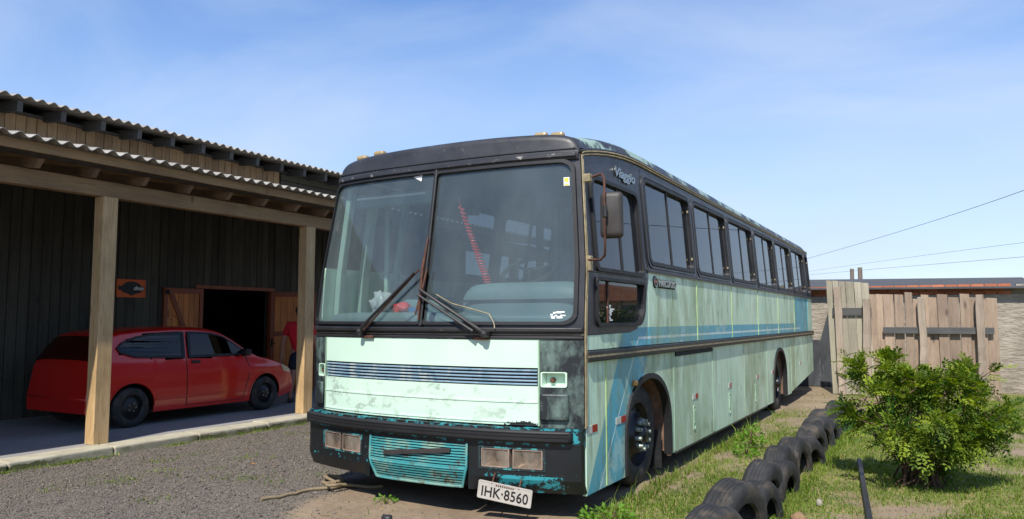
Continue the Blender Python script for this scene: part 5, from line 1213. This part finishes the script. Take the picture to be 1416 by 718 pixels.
# ------------------------------------------------------------------ leaves: shrub, tree, weeds
def leaflet_batch(base, dirs, nrm, ln, wd, tone, fold=.25):
    """arrays -> V,F (two quads each folded along the midrib, 6 verts)"""
    n = len(base); sidev = np.cross(dirs, nrm); sidev /= np.linalg.norm(sidev, axis=1, keepdims=True) + 1e-9
    L = ln[:, None]; Wd_ = wd[:, None]
    p0 = base; p1 = base + dirs * L * .5 + sidev * Wd_ * .5 + nrm * Wd_ * fold; p2 = base + dirs * L - nrm * L * .10; p3 = base + dirs * L * .5 - sidev * Wd_ * .5 + nrm * Wd_ * fold; pm = base + dirs * L * .5
    V = np.stack([p0, p1, p2, p3, pm], 1).reshape(-1, 3); b = (np.arange(n) * 5)[:, None]
    F = np.concatenate([b + np.array([[0, 1, 4]]), b + np.array([[1, 2, 4]]), b + np.array([[2, 3, 4]]), b + np.array([[3, 0, 4]])], 0)
    return V, F, np.repeat(tone, 5)
def unit(a): return a / (np.linalg.norm(a, axis=-1, keepdims=True) + 1e-9)
def shrub(name, c, rad, nstem, nleaf, label, seed, lf=.11, ll=.045, lw=.018, mat='shrub_leaf', pairs=6, cat='shrub'):
    g = np.random.default_rng(seed); rt = empty(name, (c[0], c[1], 0), label, cat); stems = MB(); tips = []
    base = Vector((c[0], c[1], -.03))
    for k in range(nstem):
        th = g.uniform(0, 2 * math.pi); ph = g.uniform(.15, 2.05); r = g.uniform(.6, 1.18); e = Vector((c[0] + rad[0] * r * math.sin(ph) * math.cos(th), c[1] + rad[1] * r * math.sin(ph) * math.sin(th), c[2] + rad[2] * r * math.cos(ph) - rad[2] * .25 * (ph > 1.1)))
        m_ = base.lerp(e, .5) + Vector((g.uniform(-.06, .06), g.uniform(-.06, .06), g.uniform(.0, .12))); e.z = max(e.z, .20 if e.x > c[0] else .34); P = [base + Vector((g.uniform(-.22, .22), g.uniform(-.18, .18), 0)), base.lerp(m_, .5), m_, m_.lerp(e, .55) + Vector((0, 0, .02)), e]
        stems.tube(P, [.009, .008, .006, .004, .002], 6); tips.append([Vector(p) for p in P])
        for q in range(3):
            t = g.uniform(.4, .9); s0 = m_.lerp(e, t); e2 = s0 + Vector((g.normal(0, .12), g.normal(0, .12), g.uniform(.02, .16))); stems.tube([s0, s0.lerp(e2, .5) + Vector((0, 0, .015)), e2], [.005, .004, .002], 5); tips.append([s0, s0.lerp(e2, .5), e2])
    stems.build('stems', 'bark', rt, smooth=60)
    Bs, Ds, Ns, Ls, Ws, Ts = [], [], [], [], [], []
    for k in range(nleaf):
        P = tips[g.integers(len(tips))]; t = g.uniform(.28, 1.0) * (len(P) - 1); i = min(int(t), len(P) - 2); o = P[i].lerp(P[i + 1], t - i); o = np.array(o)
        out = unit(o - np.array([c[0], c[1], c[2] - .25 * rad[2]]) + g.normal(0, .35, 3)); d = unit(out + g.normal(0, .45, 3) + np.array([0, 0, .15])); nn = unit(np.array([0, 0, 1.]) + g.normal(0, .45, 3) + out * .4); nn = unit(nn - d * nn.dot(d)); sv = np.cross(d, nn); L_ = lf * g.uniform(.7, 1.25); tone = np.clip(.26 + g.normal(0, .20) + .45 * (g.random() < .22) + .25 * max(0, (o[2] - c[2]) / rad[2]), 0, 1)
        for q in range(pairs):
            f = (q + .6) / pairs; p = o + d * L_ * f - np.array([0, 0, .25 * L_ * f * f])
            for s in (-1, 1):
                Bs.append(p); Ds.append(unit(d * .55 + sv * s + g.normal(0, .10, 3))); Ns.append(unit(nn + g.normal(0, .15, 3))); Ls.append(ll * g.uniform(.8, 1.15)); Ws.append(lw * g.uniform(.85, 1.15)); Ts.append(tone + g.normal(0, .05))
        Bs.append(o + d * L_ - np.array([0, 0, .25 * L_])); Ds.append(d); Ns.append(nn); Ls.append(ll); Ws.append(lw); Ts.append(tone)
    V, F, T = leaflet_batch(np.array(Bs), np.array(Ds), np.array(Ns), np.array(Ls), np.array(Ws), np.array(Ts)); me = np_mesh('foliage', V, F, np.clip(T, 0, 1)); o = mesh_obj('foliage', me, mat, rt); return rt
shrub('leafy_shrub', (2.00, 2.60, .60), (.66, .55, .50), 44, 1500, 'bright green leafy shrub with small paired leaflets beside the tyre row', 5, lf=.135, ll=.046, lw=.019)
def weed(name, x, y, r, h, n, label, seed, mat='weed_leaf', ln=.06, wd=.022):
    g = np.random.default_rng(seed); th = g.uniform(0, 2 * np.pi, n); rr_ = r * np.sqrt(g.random(n)); z0 = float(gz(x, y)); hz = h * g.random(n) ** .8 * (1 - .5 * (rr_ / r) ** 2)
    b = np.stack([x + rr_ * np.cos(th), y + rr_ * np.sin(th), z0 + hz], 1); d = unit(np.stack([np.cos(th), np.sin(th), g.uniform(-.1, .9, n)], 1) + g.normal(0, .4, (n, 3))); nn = unit(np.array([0, 0, 1.]) + g.normal(0, .5, (n, 3))); nn = unit(nn - d * (nn * d).sum(1, keepdims=True))
    V, F, T = leaflet_batch(b, d, nn, ln * g.uniform(.6, 1.3, n), wd * g.uniform(.7, 1.3, n), np.clip(g.normal(.5, .2, n), 0, 1)); rt = empty(name, (x, y, z0), label, 'weed', 'weeds growing in the yard'); mesh_obj('foliage', np_mesh('foliage', V, F, T), mat, rt)
    st = MB()
    for k in range(8): a = g.uniform(0, 6.28); q = r * g.uniform(.1, .7); st.tube([(x, y, z0 - .01), (x + q * .5 * math.cos(a), y + q * .5 * math.sin(a), z0 + h * .5), (x + q * math.cos(a), y + q * math.sin(a), z0 + h * .8)], [.004, .003, .0015], 5)
    st.build('stems', 'bark', rt)
weed('leafy_weed', .34, 3.75, .15, .26, 200, 'tall leafy weed growing at the skirt of the bus behind the front wheel', 1)
weed('leafy_weed', .40, 3.25, .12, .12, 90, 'low leafy weed just in front of the taller one by the bus skirt', 2)
weed('leafy_weed', -.95, -.75, .12, .07, 110, 'small green weed on the dirt under the number plate', 3, ln=.035, wd=.018)
weed('leafy_weed', .16, .05, .20, .13, 200, 'weed tuft at the foot of the bus corner', 4, ln=.05)
weed('leafy_weed', -1.62, -.18, .08, .05, 60, 'tiny weed patch on dirt below the grille', 6, ln=.03, wd=.015)
weed('leafy_weed', .02, -.62, .10, .07, 90, 'small weed in front of the bus corner near the frame bottom', 8, ln=.035)

# things beyond the frame on the right that the bus windows mirror: a house and a tree
hs = empty('house', (15, 37, 0), 'plain beige house with a low pitched roof reflected in the driver window', 'house')
MB().box(10, 20, 35, 42, 0, 2.5).build('wall', 'house_wall', hs)
MB().add([(9.6, 34.6, 2.45), (20.4, 34.6, 2.45), (20.4, 42.4, 2.45), (9.6, 42.4, 2.45), (15, 34.6, 3.5), (15, 42.4, 3.5)], [(0, 4, 5, 3), (1, 2, 5, 4), (0, 1, 4), (3, 5, 2), (0, 3, 2, 1)]).build('roof', 'house_roof', hs)
for x in (12, 17): MB().box(x, x + 1.2, 34.97, 35.05, 1.0, 2.2).build('window', 'tinted_glass', hs)
def tree(x, y, h, r, label, seed):
    g = np.random.default_rng(seed); rt = empty('broadleaf_tree', (x, y, 0), label, 'tree'); tk = MB(); tk.tube([(x, y, -.1), (x + .05, y, h * .25), (x, y + .1, h * .5)], [.16, .12, .08], 8); ctr = np.array([x, y, h * .62]); cl = []
    for k in range(14):
        d = unit(g.normal(0, 1, 3)) * np.array([r, r, h * .36]) * g.uniform(.4, .9); e = ctr + d; tk.tube([(x, y + .05, h * .35), tuple((np.array([x, y, h * .45]) + e) / 2), tuple(e)], [.05, .03, .01], 6); cl.append(e)
    tk.build('trunk', 'bark', rt, smooth=60); B_ = []
    for e in cl: B_.append(e + g.normal(0, 1, (380, 3)) * np.array([r * .28, r * .28, h * .10]))
    B_ = np.concatenate(B_); n = len(B_); d = unit(g.normal(0, 1, (n, 3))); nn = unit(np.array([0, 0, 1.]) + g.normal(0, .6, (n, 3))); nn = unit(nn - d * (nn * d).sum(1, keepdims=True)); V, F, T = leaflet_batch(B_, d, nn, g.uniform(.10, .18, n), g.uniform(.05, .08, n), np.clip(g.normal(.45, .2, n), 0, 1)); mesh_obj('crown', np_mesh('crown', V, F, T), 'tree_leaf', rt)
tree(5.4, 13.6, 1.75, .95, 'small dark green tree reflected in the driver window', 21)

# ------------------------------------------------------------------ small things on the ground
def gp(x, y, d=0): return (x, y, float(gz(x, y)) + d)
rp_ = [(-2.50, -.62), (-2.49, -.55), (-2.44, -.48), (-2.45, -.40), (-2.42, -.33), (-2.44, -.25), (-2.42, -.17), (-2.37, -.11)]
pts = [gp(a, b, .014) for a, b in rp_]
pts += [gp(-2.33 + (.085 + .01 * math.sin(3 * a)) * math.cos(a), .0 + .075 * math.sin(a), .016 + .0022 * k) for k, a in enumerate(np.linspace(-1.6, 9.6, 34))]
pts += [gp(-2.24 + .055 * math.cos(a), -.09 + .05 * math.sin(a), .06) for a in np.linspace(1.6, 6.4, 12)] + [gp(-2.16, .02, .04), gp(-2.10, .10, .02), gp(-2.02, .12, .016), gp(-1.95, .2, .016)]
o = MB().tube(pts, .014, 8).build('rope', 'rope', smooth=60); setp(o, 'dirty beige rope coiled on the gravel under the left bumper end', 'rope')
o = blob('rock', (1.30, .72, .03), (.055, .05, .04), 4, 'rock', 2, .5); setp(o, 'brownish rock in the grass beside the tyre row', 'rock')
o = blob('rock', (1.36, 1.3, .02), (.022, .025, .032), 9, 'pale_rock', 2, .5); setp(o, 'small pale upright rock in the grass by the tyres', 'rock')
o = blob('rock', (-1.25, -.62, .01), (.045, .035, .03), 12, 'iron_bar', 2, .5); setp(o, 'small dark stone on the dirt in front of the grille', 'rock')
o = MB().tube([gp(-1.05, -.98, .02), gp(-.93, -.93, .022), gp(-.80, -.88, .02)], .016, 8).build('hose', 'rubber', smooth=60); setp(o, 'short piece of black hose on the dirt at the bottom edge', 'hose')
o = MB().grid(4, 3, lambda u, v: (-4.05 + .07 * u, .62 + .05 * v + .01 * math.sin(u * 3), float(gz(-4, .62)) + .02 + .012 * math.sin(u * 3.1) * math.cos(v * 2))).build('fallen_leaf', 'dry_leaf', smooth=60); setp(o, 'single orange dry leaf lying on the gravel', 'leaf')

# gravel stones
g = np.random.default_rng(31); N = 230000
px = g.uniform(-8.0, 2.2, N); py = g.uniform(-2.6, 5.2, N); dist = np.hypot(px - CAM.x, py - CAM.y)
keep = in_view(px, py) & (px < 0) & (g.random(N) < gravel_amt(px, py)) & (px > -6.55)
keep |= (g.random(N) < .06) & in_view(px, py) & (px > -2.4) & ((py < -.25) | (px > .05)) & (g.random(N) > turf_amt(px, py) * .8)
keep &= ~((px > -2.55) & (px < .05) & (py > .2)); px = px[keep]; py = py[keep]; n = len(px)
octv = np.array([(1, 0, 0), (0, 1, 0), (-1, 0, 0), (0, -1, 0), (0, 0, 1), (0, 0, -1)], float); octf = np.array([(0, 1, 4), (1, 2, 4), (2, 3, 4), (3, 0, 4), (1, 0, 5), (2, 1, 5), (3, 2, 5), (0, 3, 5)])
sz = g.uniform(.003, .0085, n) * (1 + 1.1 * (g.random(n) < .07)); th = g.uniform(0, 6.28, n); V = octv[None] * g.uniform(.6, 1.25, (n, 6, 1)); V[:, :, 2] *= .7; ca, sa = np.cos(th)[:, None], np.sin(th)[:, None]
VX = (V[:, :, 0] * ca - V[:, :, 1] * sa) * sz[:, None] + px[:, None]; VY = (V[:, :, 0] * sa + V[:, :, 1] * ca) * sz[:, None] + py[:, None]; VZ = V[:, :, 2] * sz[:, None] + (gz(px, py) + sz * .25)[:, None]
me = np_mesh('gravel', np.stack([VX, VY, VZ], -1).reshape(-1, 3), (octf[None] + (np.arange(n) * 6)[:, None, None]).reshape(-1, 3), np.repeat(np.clip(g.normal(.42, .22, n), 0, 1), 6)); setp(mesh_obj('gravel', me, 'stone'), 'loose grey gravel covering the yard in front of the kerb', 'gravel', kind='stuff')

# grass blades
g = np.random.default_rng(77); N = 420000
px = g.uniform(-2.6, 5.5, N); py = g.uniform(-2.2, 11.8, N) ; dens_ = turf_amt(px, py) ** 1.3
dist = np.hypot(px - CAM.x, py - CAM.y); keep = in_view(px, py) & (g.random(N) < (dens_ * .95 + .012) * np.clip(7.5 / dist, .35, 1)) & ((px > .02) | (py < -.3) | (g.random(N) < .04)) & (px > -1.9) & ~((px < -.03) & (py > -.02))
# extra fringe at the bus skirt, the wheel and the tyres
fx = g.uniform(.0, .16, 5000); fy_ = g.uniform(.0, 7.0, 5000); fk = g.random(5000) < .35 * turf_amt(fx + .5, fy_); tx = 1.0 + g.choice([-.16, .17], 9000) + g.normal(0, .05, 9000); ty = g.uniform(-1.4, 6.5, 9000)
kc = g.uniform(-1, 5, 26); kx = -6.49 + np.abs(g.normal(0, .05, 2600)); ky = kc[g.integers(0, 26, 2600)] + g.normal(0, .10, 2600); gc = np.stack([g.uniform(-5.8, -2.8, 40), g.uniform(-1, 3.5, 40)], 1); gi = g.integers(0, 40, 1800); gx_ = gc[gi, 0] + g.normal(0, .10, 1800); gy_ = gc[gi, 1] + g.normal(0, .10, 1800)
px = np.concatenate([px[keep], kx, gx_, fx[fk], tx]); py = np.concatenate([py[keep], ky, gy_, fy_[fk], ty]); n = len(px); hsc = .55 + .9 * fbm(px, py, 2.0); h = g.gamma(2.6, .0068, n) * hsc + .008 + (g.random(n) < .02) * g.uniform(.02, .07, n); h[-9000:] *= 1.35; h[len(h) - 9000 - int(fk.sum()):len(h) - 9000] *= 2.4
h = np.minimum(h, .26); w = g.uniform(.0022, .0050, n); th = g.uniform(0, 6.28, n); bend = h * g.uniform(.2, .9, n); bt = g.uniform(0, 6.28, n); z0 = gz(px, py) - .004
ca, sa = np.cos(th) * w, np.sin(th) * w; bx, by = np.cos(bt) * bend, np.sin(bt) * bend
P = np.stack([np.stack([px - ca, py - sa, z0], -1), np.stack([px + ca, py + sa, z0], -1), np.stack([px + ca * .7 + bx * .3, py + sa * .7 + by * .3, z0 + h * .6], -1), np.stack([px - ca * .7 + bx * .3, py - sa * .7 + by * .3, z0 + h * .6], -1), np.stack([px + bx, py + by, z0 + h * .95], -1)], 1).reshape(-1, 3)
b = (np.arange(n) * 5)[:, None]; F = np.concatenate([b + np.array([[0, 1, 2]]), b + np.array([[0, 2, 3]]), b + np.array([[3, 2, 4]])], 0)
tone = np.clip(.30 + .55 * (fbm(px + 9, py, 1.7) - .5) * 1.6 + g.normal(0, .16, n) + .2 * (h > .10), 0, 1); setp(mesh_obj('grass', np_mesh('grass', P, F, np.repeat(tone, 5)), 'grass_blade'), 'short patchy grass growing beside the bus and around the tyres', 'grass', kind='stuff')
# dry straw blades
sel = g.random(n) < .30; dry = P.reshape(-1, 5, 3)[sel] + np.array([.013, .009, 0]); dry[:, 2:, 2] = dry[:, :1, 2] + (dry[:, 2:, 2] - dry[:, :1, 2]) * .45; n2 = len(dry); b = (np.arange(n2) * 5)[:, None]; F = np.concatenate([b + np.array([[0, 1, 2]]), b + np.array([[0, 2, 3]]), b + np.array([[3, 2, 4]])], 0)
leafmat('dry_blade', (.50, .43, .24), (.72, .64, .42), .2); setp(mesh_obj('dry_grass', np_mesh('dry_grass', dry.reshape(-1, 3), F, np.repeat(g.random(n2), 5)), 'dry_blade'), 'straw coloured dry blades lying among the green grass', 'grass', kind='stuff')

# small dry leaves and twig bits scattered over gravel and dirt
g = np.random.default_rng(5); N = 420; px = g.uniform(-6.3, 4, N); py = g.uniform(-2, 8, N); k_ = in_view(px, py) & ~((px > -2.6) & (px < .05) & (py > -.2)); px, py = px[k_], py[k_]; n = len(px)
th = g.uniform(0, 6.28, n); d = np.stack([np.cos(th), np.sin(th), g.uniform(-.1, .25, n)], 1); nn = unit(np.array([0, 0, 1.]) + g.normal(0, .25, (n, 3))); nn = unit(nn - d * (nn * d).sum(1, keepdims=True) / (d * d).sum(1, keepdims=True))
tw = g.random(n) < .45; V, F, T = leaflet_batch(np.stack([px, py, gz(px, py) + .012], 1), unit(d), nn, np.where(tw, g.uniform(.04, .11, n), g.uniform(.018, .04, n)), np.where(tw, .004, g.uniform(.010, .02, n)), g.random(n))
leafmat('litter', (.34, .25, .16), (.68, .52, .30), .1); setp(mesh_obj('leaf_litter', np_mesh('leaf_litter', V, F, T), 'litter'), 'scattered dry leaf bits and twigs on the gravel and dirt', 'litter', kind='stuff')
